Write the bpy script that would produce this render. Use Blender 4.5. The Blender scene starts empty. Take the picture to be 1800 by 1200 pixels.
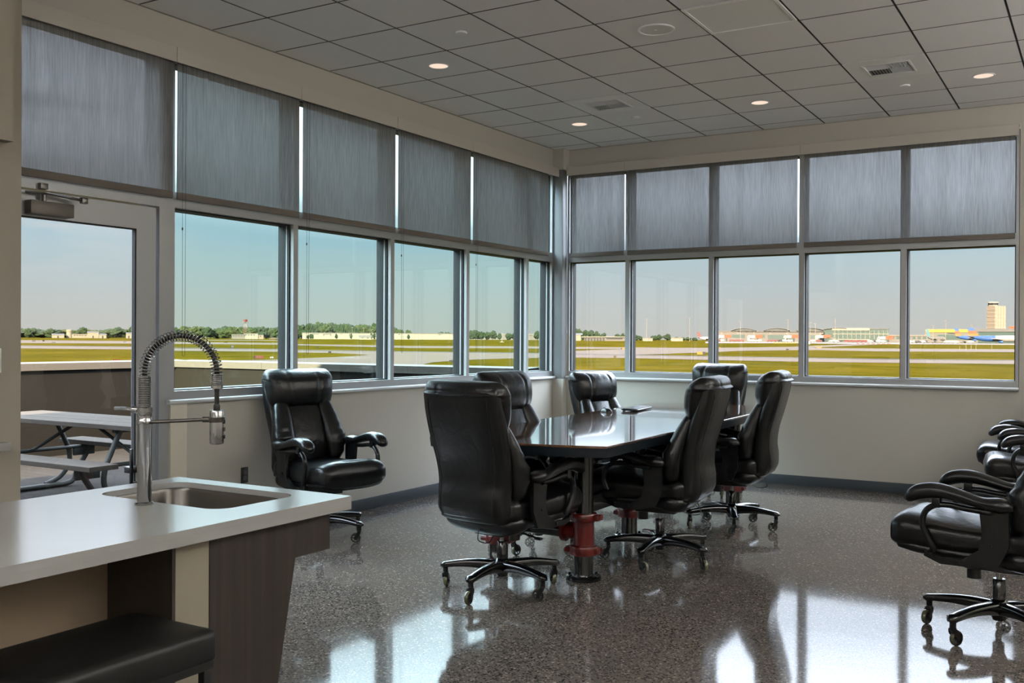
import bpy, bmesh, math, random
import numpy as np
from mathutils import Vector, Matrix

random.seed(7)
rng = np.random.default_rng(11)
SC = bpy.context.scene
COL = SC.collection
PI = math.pi

# ------------------------------------------------------------------ camera calibration
F_PX, YAW, PITCH, ROLL = 1740.16, 0.539203, -0.0027863, 0.0047795
CAM = Vector((5.3568, -9.9728, 1.4543))
CEIL = 3.593


def cam_axes():
    fwd0 = Vector((-math.sin(YAW), math.cos(YAW), 0)); r0 = Vector((math.cos(YAW), math.sin(YAW), 0)); u0 = Vector((0, 0, 1))
    fwd = math.cos(PITCH) * fwd0 + math.sin(PITCH) * u0
    up = -math.sin(PITCH) * fwd0 + math.cos(PITCH) * u0
    r = math.cos(ROLL) * r0 + math.sin(ROLL) * up
    u = -math.sin(ROLL) * r0 + math.cos(ROLL) * up
    return r, u, fwd


AX_R, AX_U, AX_F = cam_axes()


def sight(px, py):
    return AX_F + AX_R * ((px - 900) / F_PX) - AX_U * ((py - 600) / F_PX)


# ------------------------------------------------------------------ light levels
EXT_K = .095                      # outdoor colours darkened to offset the sky boosted for the room
TAXI_C = (.172, .112, .070)
SUN_E = 130.0
SKY_STOPS = [(0.0, (.60, .59, .56)), (.03, (.58, .61, .60)), (.075, (.50, .62, .67)), (.115, (.42, .60, .72)), (.15, (.70, .84, .94)), (.19, (2.4, 2.7, 3.1)), (.32, (3.0, 3.4, 4.0)), (.40, (9.0, 10.2, 12.0)), (.5, (17.0, 19.5, 23.0))]
DOWN_W, UP_E, UP_C, UP_B = 5, 210, 0, 165

# ------------------------------------------------------------------ materials
def lin(c):
    out = []
    for v in c[:3]:
        v = v / 255.0
        out.append(v / 12.92 if v <= 0.04045 else ((v + 0.055) / 1.055) ** 2.4)
    return tuple(out) + (1.0,)


MATS = {}


class NT:
    """small node tree helper"""
    def __init__(self, name):
        self.m = bpy.data.materials.new(name)
        self.m.use_nodes = True
        self.t = self.m.node_tree
        self.t.nodes.clear()
        self.out = self.t.nodes.new('ShaderNodeOutputMaterial')

    def n(self, kind, **kw):
        nd = self.t.nodes.new(kind)
        for k, v in kw.items():
            if k.startswith('_'):
                nd.inputs[k[1:]].default_value = v
            else:
                setattr(nd, k, v)
        return nd

    def l(self, a, b):
        self.t.links.new(a, b)


def pbr(name, col, rough=0.5, metal=0.0, spec=0.5, bump=None, vary=None, coat=0.0, ior=None, emit=None, aniso=None, linear=False):
    if name in MATS:
        return MATS[name]
    k = NT(name)
    p = k.n('ShaderNodeBsdfPrincipled')
    if linear:
        col = tuple(v * EXT_K for v in col); spec = min(spec, .3) * .2
    c = tuple(col) + (1.0,) if linear else lin(col)
    p.inputs['Base Color'].default_value = c
    p.inputs['Roughness'].default_value = rough
    p.inputs['Metallic'].default_value = metal
    p.inputs['Specular IOR Level'].default_value = spec
    if ior: p.inputs['IOR'].default_value = ior
    if coat:
        p.inputs['Coat Weight'].default_value = coat
        p.inputs['Coat Roughness'].default_value = 0.08
    if emit:
        p.inputs['Emission Color'].default_value = lin(emit[0]); p.inputs['Emission Strength'].default_value = emit[1]
    tc = k.n('ShaderNodeTexCoord')
    if vary:                                   # (scale xyz, amount, detail)
        sc, amt = vary[0], vary[1]
        mp = k.n('ShaderNodeMapping'); mp.inputs['Scale'].default_value = sc
        k.l(tc.outputs['Object'], mp.inputs['Vector'])
        nz = k.n('ShaderNodeTexNoise', _Scale=1.0, _Detail=6.0)
        k.l(mp.outputs['Vector'], nz.inputs['Vector'])
        mx = k.n('ShaderNodeMix', data_type='RGBA')
        mx.inputs[6].default_value = tuple(max(0, v * (1 - amt)) for v in c[:3]) + (1,)
        mx.inputs[7].default_value = tuple(min(1, v * (1 + amt)) for v in c[:3]) + (1,)
        rp = k.n('ShaderNodeMapRange'); rp.inputs[1].default_value = 0.3; rp.inputs[2].default_value = 0.7
        k.l(nz.outputs[0], rp.inputs[0]); k.l(rp.outputs[0], mx.inputs[0])
        k.l(mx.outputs[2], p.inputs['Base Color'])
    if bump:                                   # (scale, strength, distance)
        nb = k.n('ShaderNodeTexNoise', _Scale=bump[0], _Detail=4.0)
        k.l(tc.outputs['Object'], nb.inputs['Vector'])
        bp = k.n('ShaderNodeBump'); bp.inputs['Strength'].default_value = bump[1]; bp.inputs['Distance'].default_value = bump[2]
        k.l(nb.outputs[0], bp.inputs['Height']); k.l(bp.outputs[0], p.inputs['Normal'])
    k.l(p.outputs[0], k.out.inputs[0])
    MATS[name] = k.m
    return k.m


def mat_terrazzo():
    k = NT('polished terrazzo')
    tc = k.n('ShaderNodeTexCoord')
    # fine sandy matrix
    nz = k.n('ShaderNodeTexNoise', _Scale=150.0, _Detail=3.0); k.l(tc.outputs['Object'], nz.inputs['Vector'])
    big = k.n('ShaderNodeTexNoise', _Scale=0.9, _Detail=3.0); k.l(tc.outputs['Object'], big.inputs['Vector'])
    base = k.n('ShaderNodeMix', data_type='RGBA')
    base.inputs[6].default_value = (0.085, 0.075, 0.067, 1); base.inputs[7].default_value = (0.185, 0.168, 0.153, 1)
    mr = k.n('ShaderNodeMapRange'); mr.inputs[1].default_value = 0.3; mr.inputs[2].default_value = 0.7
    k.l(nz.outputs[0], mr.inputs[0]); k.l(mr.outputs[0], base.inputs[0])

    def chips(prev, scale, lo, hi, col, size):
        v = k.n('ShaderNodeTexVoronoi', _Scale=scale); v.feature = 'F1'
        v.inputs['Randomness'].default_value = 1.0
        k.l(tc.outputs['Object'], v.inputs['Vector'])
        sep = k.n('ShaderNodeSeparateColor'); k.l(v.outputs['Color'], sep.inputs[0])
        a = k.n('ShaderNodeMath', operation='GREATER_THAN'); a.inputs[1].default_value = lo; k.l(sep.outputs[0], a.inputs[0])
        b = k.n('ShaderNodeMath', operation='LESS_THAN'); b.inputs[1].default_value = hi; k.l(sep.outputs[0], b.inputs[0])
        d = k.n('ShaderNodeMath', operation='LESS_THAN'); d.inputs[1].default_value = size; k.l(v.outputs['Distance'], d.inputs[0])
        m1 = k.n('ShaderNodeMath', operation='MULTIPLY'); k.l(a.outputs[0], m1.inputs[0]); k.l(b.outputs[0], m1.inputs[1])
        m2 = k.n('ShaderNodeMath', operation='MULTIPLY'); k.l(m1.outputs[0], m2.inputs[0]); k.l(d.outputs[0], m2.inputs[1])
        mx = k.n('ShaderNodeMix', data_type='RGBA'); mx.inputs[7].default_value = col
        k.l(m2.outputs[0], mx.inputs[0]); k.l(prev, mx.inputs[6])
        return mx.outputs[2]
    c = chips(base.outputs[2], 95, 0.0, 0.34, (0.055, 0.045, 0.04, 1), 0.5)
    c = chips(c, 70, 0.0, 0.20, (0.035, 0.03, 0.028, 1), 0.42)
    c = chips(c, 80, 0.8, 1.0, (0.30, 0.265, 0.23, 1), 0.45)
    c = chips(c, 38, 0.93, 1.0, (0.40, 0.37, 0.34, 1), 0.25)
    tint = k.n('ShaderNodeMix', data_type='RGBA', blend_type='MULTIPLY'); tint.inputs[0].default_value = 1.0
    t2 = k.n('ShaderNodeMix', data_type='RGBA'); t2.inputs[6].default_value = (0.8, 0.78, 0.78, 1); t2.inputs[7].default_value = (1.15, 1.1, 1.05, 1)
    k.l(big.outputs[0], t2.inputs[0]); k.l(c, tint.inputs[6]); k.l(t2.outputs[2], tint.inputs[7])
    p = k.n('ShaderNodeBsdfPrincipled')
    k.l(tint.outputs[2], p.inputs['Base Color'])
    p.inputs['Roughness'].default_value = 0.075
    p.inputs['IOR'].default_value = FLOOR_IOR
    wob = k.n('ShaderNodeTexNoise', _Scale=2.5, _Detail=2.0); k.l(tc.outputs['Object'], wob.inputs['Vector'])
    bp = k.n('ShaderNodeBump'); bp.inputs['Strength'].default_value = 0.05; bp.inputs['Distance'].default_value = 0.01
    k.l(wob.outputs[0], bp.inputs['Height']); k.l(bp.outputs[0], p.inputs['Normal'])
    k.l(p.outputs[0], k.out.inputs[0])
    return k.m


FLOOR_IOR = 1.36


def mat_glass(name, tint):
    k = NT(name)
    tr = k.n('ShaderNodeBsdfTransparent'); tr.inputs[0].default_value = tint
    gl = k.n('ShaderNodeBsdfGlossy'); gl.inputs['Roughness'].default_value = 0.0; gl.inputs[0].default_value = (0.9, 0.95, 0.95, 1)
    lw = k.n('ShaderNodeLayerWeight'); lw.inputs[0].default_value = .5
    pw = k.n('ShaderNodeMath', operation='POWER'); pw.inputs[1].default_value = 4.5; k.l(lw.outputs['Facing'], pw.inputs[0])
    fr = k.n('ShaderNodeMath', operation='MULTIPLY_ADD'); fr.inputs[1].default_value = .55; fr.inputs[2].default_value = .035; k.l(pw.outputs[0], fr.inputs[0])
    mx = k.n('ShaderNodeMixShader'); k.l(fr.outputs[0], mx.inputs[0]); k.l(tr.outputs[0], mx.inputs[1]); k.l(gl.outputs[0], mx.inputs[2])
    k.l(mx.outputs[0], k.out.inputs[0])
    return k.m


def mat_shade():
    """open-weave roller screen: mostly opaque threads, light passing through and between them"""
    k = NT('grey solar screen fabric')
    tc = k.n('ShaderNodeTexCoord')
    mp = k.n('ShaderNodeMapping'); mp.inputs['Scale'].default_value = (140, 140, 6)
    k.l(tc.outputs['Object'], mp.inputs['Vector'])
    nz = k.n('ShaderNodeTexNoise', _Scale=1.0, _Detail=3.0); k.l(mp.outputs[0], nz.inputs['Vector'])
    mp2 = k.n('ShaderNodeMapping'); mp2.inputs['Scale'].default_value = (7, 7, 0.35)
    k.l(tc.outputs['Object'], mp2.inputs['Vector'])
    nz2 = k.n('ShaderNodeTexNoise', _Scale=1.0, _Detail=3.0); k.l(mp2.outputs[0], nz2.inputs['Vector'])
    ad = k.n('ShaderNodeMath', operation='ADD'); k.l(nz.outputs[0], ad.inputs[0]); k.l(nz2.outputs[0], ad.inputs[1])
    mr = k.n('ShaderNodeMapRange'); mr.inputs[1].default_value = 0.6; mr.inputs[2].default_value = 1.4
    mr.inputs[3].default_value = 0.075; mr.inputs[4].default_value = 0.15; k.l(ad.outputs[0], mr.inputs[0])
    # the gaps between threads close up at a slant
    lw = k.n('ShaderNodeLayerWeight'); lw.inputs[0].default_value = 0.5
    ex = k.n('ShaderNodeMath', operation='MULTIPLY'); ex.inputs[1].default_value = -4.5; k.l(lw.outputs['Facing'], ex.inputs[0])
    one = k.n('ShaderNodeMath', operation='EXPONENT'); k.l(ex.outputs[0], one.inputs[0])
    mu = k.n('ShaderNodeMath', operation='MULTIPLY'); k.l(mr.outputs[0], mu.inputs[0]); k.l(one.outputs[0], mu.inputs[1])
    df = k.n('ShaderNodeBsdfDiffuse')
    dc = k.n('ShaderNodeMix', data_type='RGBA'); dc.inputs[6].default_value = (0.15, 0.15, 0.15, 1); dc.inputs[7].default_value = (0.24, 0.24, 0.237, 1)
    dm = k.n('ShaderNodeMapRange'); dm.inputs[1].default_value = 0.35; dm.inputs[2].default_value = 0.65; k.l(nz.outputs[0], dm.inputs[0])
    k.l(dm.outputs[0], dc.inputs[0]); k.l(dc.outputs[2], df.inputs[0])
    tl = k.n('ShaderNodeBsdfTranslucent'); tl.inputs[0].default_value = (0.30, 0.31, 0.32, 1)
    mt = k.n('ShaderNodeMixShader'); mt.inputs[0].default_value = 0.06
    k.l(df.outputs[0], mt.inputs[1]); k.l(tl.outputs[0], mt.inputs[2])
    tr = k.n('ShaderNodeBsdfTransparent'); tr.inputs[0].default_value = (0.95, 0.97, 1, 1)
    mx = k.n('ShaderNodeMixShader'); k.l(mu.outputs[0], mx.inputs[0]); k.l(mt.outputs[0], mx.inputs[1]); k.l(tr.outputs[0], mx.inputs[2])
    k.l(mx.outputs[0], k.out.inputs[0])
    return k.m


def mat_wood(name, c1, c2, scale, rough=0.4, coat=0.0, ior=1.5, bump=0.0):
    k = NT(name)
    tc = k.n('ShaderNodeTexCoord')
    mp = k.n('ShaderNodeMapping'); mp.inputs['Scale'].default_value = scale
    k.l(tc.outputs['Object'], mp.inputs['Vector'])
    nz = k.n('ShaderNodeTexNoise', _Scale=1.0, _Detail=8.0); nz.inputs['Distortion'].default_value = 0.6
    k.l(mp.outputs[0], nz.inputs['Vector'])
    mr = k.n('ShaderNodeMapRange'); mr.inputs[1].default_value = 0.3; mr.inputs[2].default_value = 0.7; k.l(nz.outputs[0], mr.inputs[0])
    mx = k.n('ShaderNodeMix', data_type='RGBA'); mx.inputs[6].default_value = lin(c1); mx.inputs[7].default_value = lin(c2)
    k.l(mr.outputs[0], mx.inputs[0])
    p = k.n('ShaderNodeBsdfPrincipled'); k.l(mx.outputs[2], p.inputs['Base Color'])
    p.inputs['Roughness'].default_value = rough; p.inputs['IOR'].default_value = ior
    p.inputs['Coat Weight'].default_value = coat; p.inputs['Coat Roughness'].default_value = 0.04; p.inputs['Coat IOR'].default_value = 1.9
    if bump:
        bp = k.n('ShaderNodeBump'); bp.inputs['Strength'].default_value = bump; bp.inputs['Distance'].default_value = 0.004
        k.l(nz.outputs[0], bp.inputs['Height']); k.l(bp.outputs[0], p.inputs['Normal'])
    k.l(p.outputs[0], k.out.inputs[0])
    return k.m


def mat_leather():
    k = NT('black leather')
    tc = k.n('ShaderNodeTexCoord')
    p = k.n('ShaderNodeBsdfPrincipled')
    p.inputs['Base Color'].default_value = (0.004, 0.0043, 0.005, 1)
    p.inputs['Roughness'].default_value = 0.28
    p.inputs['IOR'].default_value = 1.48
    n1 = k.n('ShaderNodeTexNoise', _Scale=9.0, _Detail=4.0); n1.inputs['Distortion'].default_value = 1.2; k.l(tc.outputs['Object'], n1.inputs['Vector'])
    v = k.n('ShaderNodeTexVoronoi', _Scale=260.0); k.l(tc.outputs['Object'], v.inputs['Vector'])
    b1 = k.n('ShaderNodeBump'); b1.inputs['Strength'].default_value = 0.35; b1.inputs['Distance'].default_value = 0.012; k.l(n1.outputs[0], b1.inputs['Height'])
    b2 = k.n('ShaderNodeBump'); b2.inputs['Strength'].default_value = 0.12; b2.inputs['Distance'].default_value = 0.002
    k.l(v.outputs['Distance'], b2.inputs['Height']); k.l(b1.outputs[0], b2.inputs['Normal']); k.l(b2.outputs[0], p.inputs['Normal'])
    k.l(p.outputs[0], k.out.inputs[0])
    return k.m


def mat_grass():
    k = NT('sunlit airfield grass')
    tc = k.n('ShaderNodeTexCoord')
    n1 = k.n('ShaderNodeTexNoise', _Scale=0.02, _Detail=4.0); k.l(tc.outputs['Object'], n1.inputs['Vector'])
    n2 = k.n('ShaderNodeTexNoise', _Scale=0.12, _Detail=2.0); k.l(tc.outputs['Object'], n2.inputs['Vector'])
    a = k.n('ShaderNodeMath', operation='ADD'); k.l(n1.outputs[0], a.inputs[0]); k.l(n2.outputs[0], a.inputs[1])
    mr = k.n('ShaderNodeMapRange'); mr.inputs[1].default_value = 0.75; mr.inputs[2].default_value = 1.25; k.l(a.outputs[0], mr.inputs[0])
    mx = k.n('ShaderNodeMix', data_type='RGBA')
    mx.inputs[6].default_value = GRASS_A; mx.inputs[7].default_value = GRASS_B
    k.l(mr.outputs[0], mx.inputs[0])
    d = k.n('ShaderNodeBsdfDiffuse'); k.l(mx.outputs[2], d.inputs[0]); k.l(d.outputs[0], k.out.inputs[0])
    return k.m


GRASS_A = (0.092 * EXT_K, 0.082 * EXT_K, 0.007 * EXT_K, 1)
GRASS_B = (0.190 * EXT_K, 0.140 * EXT_K, 0.016 * EXT_K, 1)


def mat_pavers():
    k = NT('concrete deck pavers')
    tc = k.n('ShaderNodeTexCoord')
    br = k.n('ShaderNodeTexBrick'); br.inputs['Scale'].default_value = 1.0
    br.inputs['Brick Width'].default_value = 0.3; br.inputs['Row Height'].default_value = 0.15; br.inputs['Mortar Size'].default_value = 0.006
    br.inputs['Color1'].default_value = (0.0914 * EXT_K, 0.0761 * EXT_K, 0.0639 * EXT_K, 1); br.inputs['Color2'].default_value = (0.1096 * EXT_K, 0.0914 * EXT_K, 0.0761 * EXT_K, 1); br.inputs['Mortar'].default_value = (0.0426 * EXT_K, 0.0365 * EXT_K, 0.0335 * EXT_K, 1)
    k.l(tc.outputs['Object'], br.inputs['Vector'])
    p = k.n('ShaderNodeBsdfPrincipled'); k.l(br.outputs['Color'], p.inputs['Base Color']); p.inputs['Roughness'].default_value = 0.9; p.inputs['Specular IOR Level'].default_value = .05
    k.l(p.outputs[0], k.out.inputs[0])
    return k.m


def mat_ceiling_tile():
    k = NT('mineral fibre tile')
    tc = k.n('ShaderNodeTexCoord')
    n1 = k.n('ShaderNodeTexNoise', _Scale=140.0, _Detail=3.0); k.l(tc.outputs['Object'], n1.inputs['Vector'])
    mx = k.n('ShaderNodeMix', data_type='RGBA'); mx.inputs[6].default_value = (0.78, 0.78, 0.775, 1); mx.inputs[7].default_value = (0.92, 0.92, 0.915, 1)
    k.l(n1.outputs[0], mx.inputs[0])
    p = k.n('ShaderNodeBsdfPrincipled'); k.l(mx.outputs[2], p.inputs['Base Color']); p.inputs['Roughness'].default_value = 0.95
    p.inputs['Specular IOR Level'].default_value = 0.1
    bp = k.n('ShaderNodeBump'); bp.inputs['Strength'].default_value = 0.3; bp.inputs['Distance'].default_value = 0.003
    k.l(n1.outputs[0], bp.inputs['Height']); k.l(bp.outputs[0], p.inputs['Normal'])
    k.l(p.outputs[0], k.out.inputs[0])
    return k.m


def mat_emit(name, col, strength):
    k = NT(name)
    e = k.n('ShaderNodeEmission'); e.inputs[0].default_value = lin(col); e.inputs[1].default_value = strength
    k.l(e.outputs[0], k.out.inputs[0])
    return k.m


# ------------------------------------------------------------------ geometry helper
class MB:
    def __init__(self):
        self.b = bmesh.new()

    def _xf(self, vs, M):
        if M is not None:
            for v in vs: v.co = M @ v.co

    def box(self, x0, x1, y0, y1, z0, z1, bevel=0.0, M=None, seg=2):
        r = bmesh.ops.create_cube(self.b, size=1.0)
        vs = r['verts']
        for v in vs:
            v.co = Vector(((x0 + x1) / 2 + v.co.x * (x1 - x0), (y0 + y1) / 2 + v.co.y * (y1 - y0), (z0 + z1) / 2 + v.co.z * (z1 - z0)))
        if bevel > 0:
            es = list({e for v in vs for e in v.link_edges})
            rr = bmesh.ops.bevel(self.b, geom=es, offset=bevel, segments=seg, affect='EDGES', profile=0.5)
            vs = list({v for f in rr['faces'] for v in f.verts} | {v for v in vs if v.is_valid})
        self._xf(vs, M)
        return self

    def cyl(self, p0, p1, r0, r1=None, n=24, caps=True):
        r1 = r0 if r1 is None else r1
        p0, p1 = Vector(p0), Vector(p1)
        q = (p1 - p0).to_track_quat('Z', 'Y').to_matrix()
        rings = []
        for p, r in ((p0, r0), (p1, r1)):
            rings.append([p + q @ Vector((r * math.cos(2 * PI * i / n), r * math.sin(2 * PI * i / n), 0)) for i in range(n)])
        return self.loft(rings, caps)

    def loft(self, rings, caps=True, closed=True, wrap=False):
        b = self.b
        R = [[b.verts.new(p) for p in ring] for ring in rings]
        n = len(R[0])
        m = len(R)
        for i in range(m if wrap else m - 1):
            A, B = R[i], R[(i + 1) % m]
            for j in range(n if closed else n - 1):
                k = (j + 1) % n
                try: b.faces.new((A[j], A[k], B[k], B[j]))
                except ValueError: pass
        if caps and closed and not wrap:
            for ring, flip in ((R[0], True), (R[-1], False)):
                try:
                    f = b.faces.new(ring[::-1] if flip else ring)
                except ValueError: pass
        return self

    def tube(self, pts, r, n=10, closed=False, flat=None, caps=True):
        """sweep a circle (or an ellipse: flat = (along side, along normal)) along points"""
        P = [Vector(p) for p in pts]
        m = len(P)
        rings = []
        prev_n = None
        for i in range(m):
            if closed: t = P[(i + 1) % m] - P[i - 1]
            else: t = P[min(i + 1, m - 1)] - P[max(i - 1, 0)]
            if t.length < 1e-9: t = Vector((0, 0, 1))
            t.normalize()
            if prev_n is None:
                ref = Vector((1, 0, 0)) if abs(t.x) < 0.9 else Vector((0, 1, 0))
                nn = (ref - t * ref.dot(t)).normalized()
            else:
                nn = prev_n - t * prev_n.dot(t)
                nn = nn.normalized() if nn.length > 1e-6 else prev_n
            prev_n = nn
            bb = t.cross(nn)
            rr = r[i] if isinstance(r, (list, tuple)) else r
            ra, rb = (rr, rr) if flat is None else (rr * flat[0], rr * flat[1])
            rings.append([P[i] + nn * (ra * math.cos(2 * PI * j / n)) + bb * (rb * math.sin(2 * PI * j / n)) for j in range(n)])
        return self.loft(rings, caps=caps, wrap=closed)

    def lathe(self, prof, c=(0, 0, 0), n=32, axis='Z', caps=True):
        c = Vector(c)
        rings = []
        for r, h in prof:
            ring = []
            for i in range(n):
                a = 2 * PI * i / n
                if axis == 'Z': v = Vector((r * math.cos(a), r * math.sin(a), h))
                elif axis == 'X': v = Vector((h, r * math.cos(a), r * math.sin(a)))
                else: v = Vector((r * math.sin(a), h, r * math.cos(a)))
                ring.append(c + v)
            rings.append(ring)
        return self.loft(rings, caps)

    def prism(self, poly, z0, z1):
        return self.loft([[Vector((x, y, z0)) for x, y in poly], [Vector((x, y, z1)) for x, y in poly]])

    def extrude(self, poly3, vec):
        vec = Vector(vec)
        return self.loft([[Vector(p) for p in poly3], [Vector(p) + vec for p in poly3]])

    def ell(self, c, r, n=20, m=12):
        c = Vector(c); rings = []
        for i in range(1, m):
            t = PI * i / m
            rings.append([c + Vector((r[0] * math.sin(t) * math.cos(2 * PI * j / n), r[1] * math.sin(t) * math.sin(2 * PI * j / n), -r[2] * math.cos(t))) for j in range(n)])
        return self.loft(rings)

    def poly(self, pts):
        self.b.faces.new([self.b.verts.new(p) for p in pts]); return self

    def mesh(self, name, smooth=True, angle=35):
        bmesh.ops.recalc_face_normals(self.b, faces=self.b.faces)
        me = bpy.data.meshes.new(name)
        self.b.to_mesh(me); self.b.free()
        if smooth:
            me.shade_smooth()
            me.set_sharp_from_angle(angle=math.radians(angle))
        return me

    def obj(self, name, mat, parent=None, loc=None, smooth=True, angle=35):
        me = self.mesh(name, smooth, angle)
        if mat: me.materials.append(mat)
        return link(name, me, parent, loc)


def link(name, me, parent=None, loc=None):
    o = bpy.data.objects.new(name, me)
    COL.objects.link(o)
    if parent is not None: o.parent = parent
    if loc is not None: o.location = loc
    return o


def tag(o, label=None, cat=None, group=None, kind=None):
    if label: o['label'] = label
    if cat: o['category'] = cat
    if group: o['group'] = group
    if kind: o['kind'] = kind
    return o


def thing(name, label, cat, loc=(0, 0, 0), rz=0.0, group=None):
    o = bpy.data.objects.new(name, None); COL.objects.link(o)
    o.location = loc; o.rotation_euler = (0, 0, rz); o.empty_display_size = 0.1
    return tag(o, label, cat, group)


def struct(o, label=None, cat=None):
    return tag(o, label, cat, None, 'structure')


def copy_tree(o, parent=None):
    c = o.copy(); COL.objects.link(c)
    if parent is not None: c.parent = parent
    for ch in list(o.children): copy_tree(ch, c)
    return c


def smoothstep(t):
    t = min(1, max(0, t)); return t * t * (3 - 2 * t)


def catmull(pts, per=8):
    P = [Vector(p) for p in pts]; out = []
    for i in range(len(P) - 1):
        p0, p1, p2, p3 = P[max(i - 1, 0)], P[i], P[i + 1], P[min(i + 2, len(P) - 1)]
        for s in range(per):
            t = s / per
            out.append(0.5 * ((2 * p1) + (-p0 + p2) * t + (2 * p0 - 5 * p1 + 4 * p2 - p3) * t * t + (-p0 + 3 * p1 - 3 * p2 + p3) * t ** 3))
    out.append(P[-1]); return out


def interp_rows(rows, m):
    """rows: (key, a, b, ...) with rising key; m samples, smooth (monotone-ish cubic)"""
    P = np.array(rows, float)
    x = P[:, 0]; xs = np.linspace(x[0], x[-1], m)
    out = [xs]
    for c in range(1, P.shape[1]):
        y = P[:, c]
        d = np.gradient(y, x)
        k = np.clip(np.searchsorted(x, xs) - 1, 0, len(x) - 2)
        h = x[k + 1] - x[k]; t = (xs - x[k]) / h
        h00 = 2 * t ** 3 - 3 * t ** 2 + 1; h10 = t ** 3 - 2 * t ** 2 + t; h01 = -2 * t ** 3 + 3 * t ** 2; h11 = t ** 3 - t ** 2
        out.append(h00 * y[k] + h10 * h * d[k] + h01 * y[k + 1] + h11 * h * d[k + 1])
    return np.array(out).T


def sup(n, e):
    """superellipse unit ring"""
    pts = []
    for i in range(n):
        a = 2 * PI * i / n
        c, s = math.cos(a), math.sin(a)
        pts.append((math.copysign(abs(c) ** (2 / e), c), math.copysign(abs(s) ** (2 / e), s)))
    return pts


exec_parts = True
# ------------------------------------------------------------------ shared materials
M_WALL = pbr('warm grey wall paint', (194, 190, 181), 0.7, spec=0.3, bump=(220, 0.08, 0.002))
M_FRAME = pbr('clear anodised aluminium', (178, 180, 182), 0.38, metal=0.55)
M_FASCIA = pbr('painted shade cover', (196, 190, 181), 0.5)
M_SILL = pbr('grey laminate sill', (206, 208, 210), 0.3)
M_GASKET = pbr('black rubber gasket', (10, 10, 11), 0.6)
M_BASEB = pbr('charcoal rubber base', (62, 68, 74), 0.45)
M_GLASS_L = mat_glass('lightly green window glass', (0.90, 0.985, 0.955, 1))
M_GLASS_R = mat_glass('clear window glass', (0.985, 0.99, 0.985, 1))
M_SHADE = mat_shade()
M_HEM = pbr('grey hem fabric', (112, 106, 100), 0.8)
M_CHAIN = pbr('dark bead chain', (40, 42, 44), 0.4, metal=0.5)
M_LEATHER = mat_leather()
M_BLACKP = pbr('black moulded plastic', (14, 15, 17), 0.32)
M_BLACKG = pbr('glossy black enamel', (10, 11, 13), 0.16, coat=0.5)
M_CHROME = pbr('polished chrome', (160, 161, 163), 0.07, metal=1.0)
M_STEEL = pbr('brushed stainless steel', (92, 89, 85), 0.3, metal=1.0)
M_WHEEL = pbr('pale yellow urethane', (88, 88, 62), 0.12, coat=.6)
M_RED = pbr('red hydrant enamel', (88, 13, 11), 0.3, coat=0.4)
M_QUARTZ = pbr('white quartz', (160, 159, 157), 0.17, vary=((3, 3, 3), 0.03))
M_DWOOD = mat_wood('dark brown wood laminate', (42, 36, 32), (58, 50, 44), (26, 26, 1.2), 0.45)
M_TABLE = mat_wood('varnished walnut', (84, 56, 38), (138, 98, 68), (14, 1.2, 6), 0.12, coat=1.0)
M_TABLE_EDGE = pbr('black table edge', (22, 30, 38), 0.3)
M_WHITEP = pbr('white plastic', (240, 240, 239), 0.4)
M_DUCT_SHADE = pbr('painted duct shade', (8, 8, 9), 0.8)

# ------------------------------------------------------------------ room shell
XR, YB = 9.2, -15.0          # far corner of the room behind the camera
SILL, GL0, GL1 = 1.035, 1.10, 2.315

f = MB().box(-0.02, XR, YB, 0.02, -0.15, 0.0).obj('floor', mat_terrazzo()); struct(f)

# walls
w = MB()
w.box(-0.18, 0, -5.36, 0.0, 0, 1.005)                  # under the left windows
w.box(-0.18, 0, YB, 0.0, 3.34, 3.75)                   # header
w.box(-0.18, 0, YB, -6.90, 0, 3.34)                    # solid wall beyond the door
struct(w.obj('wall_left', M_WALL, smooth=False))
w = MB()
w.box(-0.18, 4.70, 0, 0.18, 0, 1.005)
w.box(-0.18, 4.70, 0, 0.18, 3.36, 3.75)
w.box(4.70, XR + .18, 0, 0.18, 0, 3.75)
struct(w.obj('wall_right', M_WALL, smooth=False))
struct(MB().box(XR, XR + .18, YB, 0.0, 0, 3.75).obj('wall_east', M_WALL, smooth=False))
struct(MB().box(-.18, XR + .18, YB - .18, YB, 0, 3.75).obj('wall_back', M_WALL, smooth=False))
w = MB()
w.box(0, 0.885, -7.30, -7.10, 0, CEIL)
M_KIT = pbr('darkened wall paint', (158, 151, 139), 0.7, spec=.3, bump=(220, .08, .002))  # wall paint darkened here to offset the added fill lights
struct(w.obj('wall_kitchen', M_KIT, smooth=False))
# bulkhead over the kitchen run, its lower corner shows top left
w = MB()
w.box(0.0, 0.95, -9.2, -7.301, 2.37, CEIL); w.box(.886, .95, -7.301, -7.18, 2.37, CEIL)
struct(w.obj('wall_bulkhead', M_KIT, smooth=False))
# corner column with its boxed head
w = MB()
w.box(-.18, 0.115, -0.12, 0.0, 0, 1.005)
w.box(-.18, 0.135, -0.135, 0.0, 3.36, CEIL)
wc = struct(w.obj('wall_corner', M_WALL, smooth=False))
MB().box(-.18, 0.115, -0.12, 0.0, 1.005, 3.36, .004).obj('column_cover', pbr('grey column cover', (132, 134, 137), 0.45, metal=.3), wc)
# roof slab over the building (keeps the sun out)
struct(MB().box(-.35, XR + .4, YB - .4, 0.35, 3.80, 4.05).obj('roof', M_WALL, smooth=False))

# ceiling: lay-in tiles between recessed lines
GX, GY, TS = 0.5395, -0.2498, 0.61
M_TILE = mat_ceiling_tile()
SKIP = {}


def tile_key(x, y):
    return (math.floor((x - GX) / TS), math.floor((y - GY) / TS))


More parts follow.
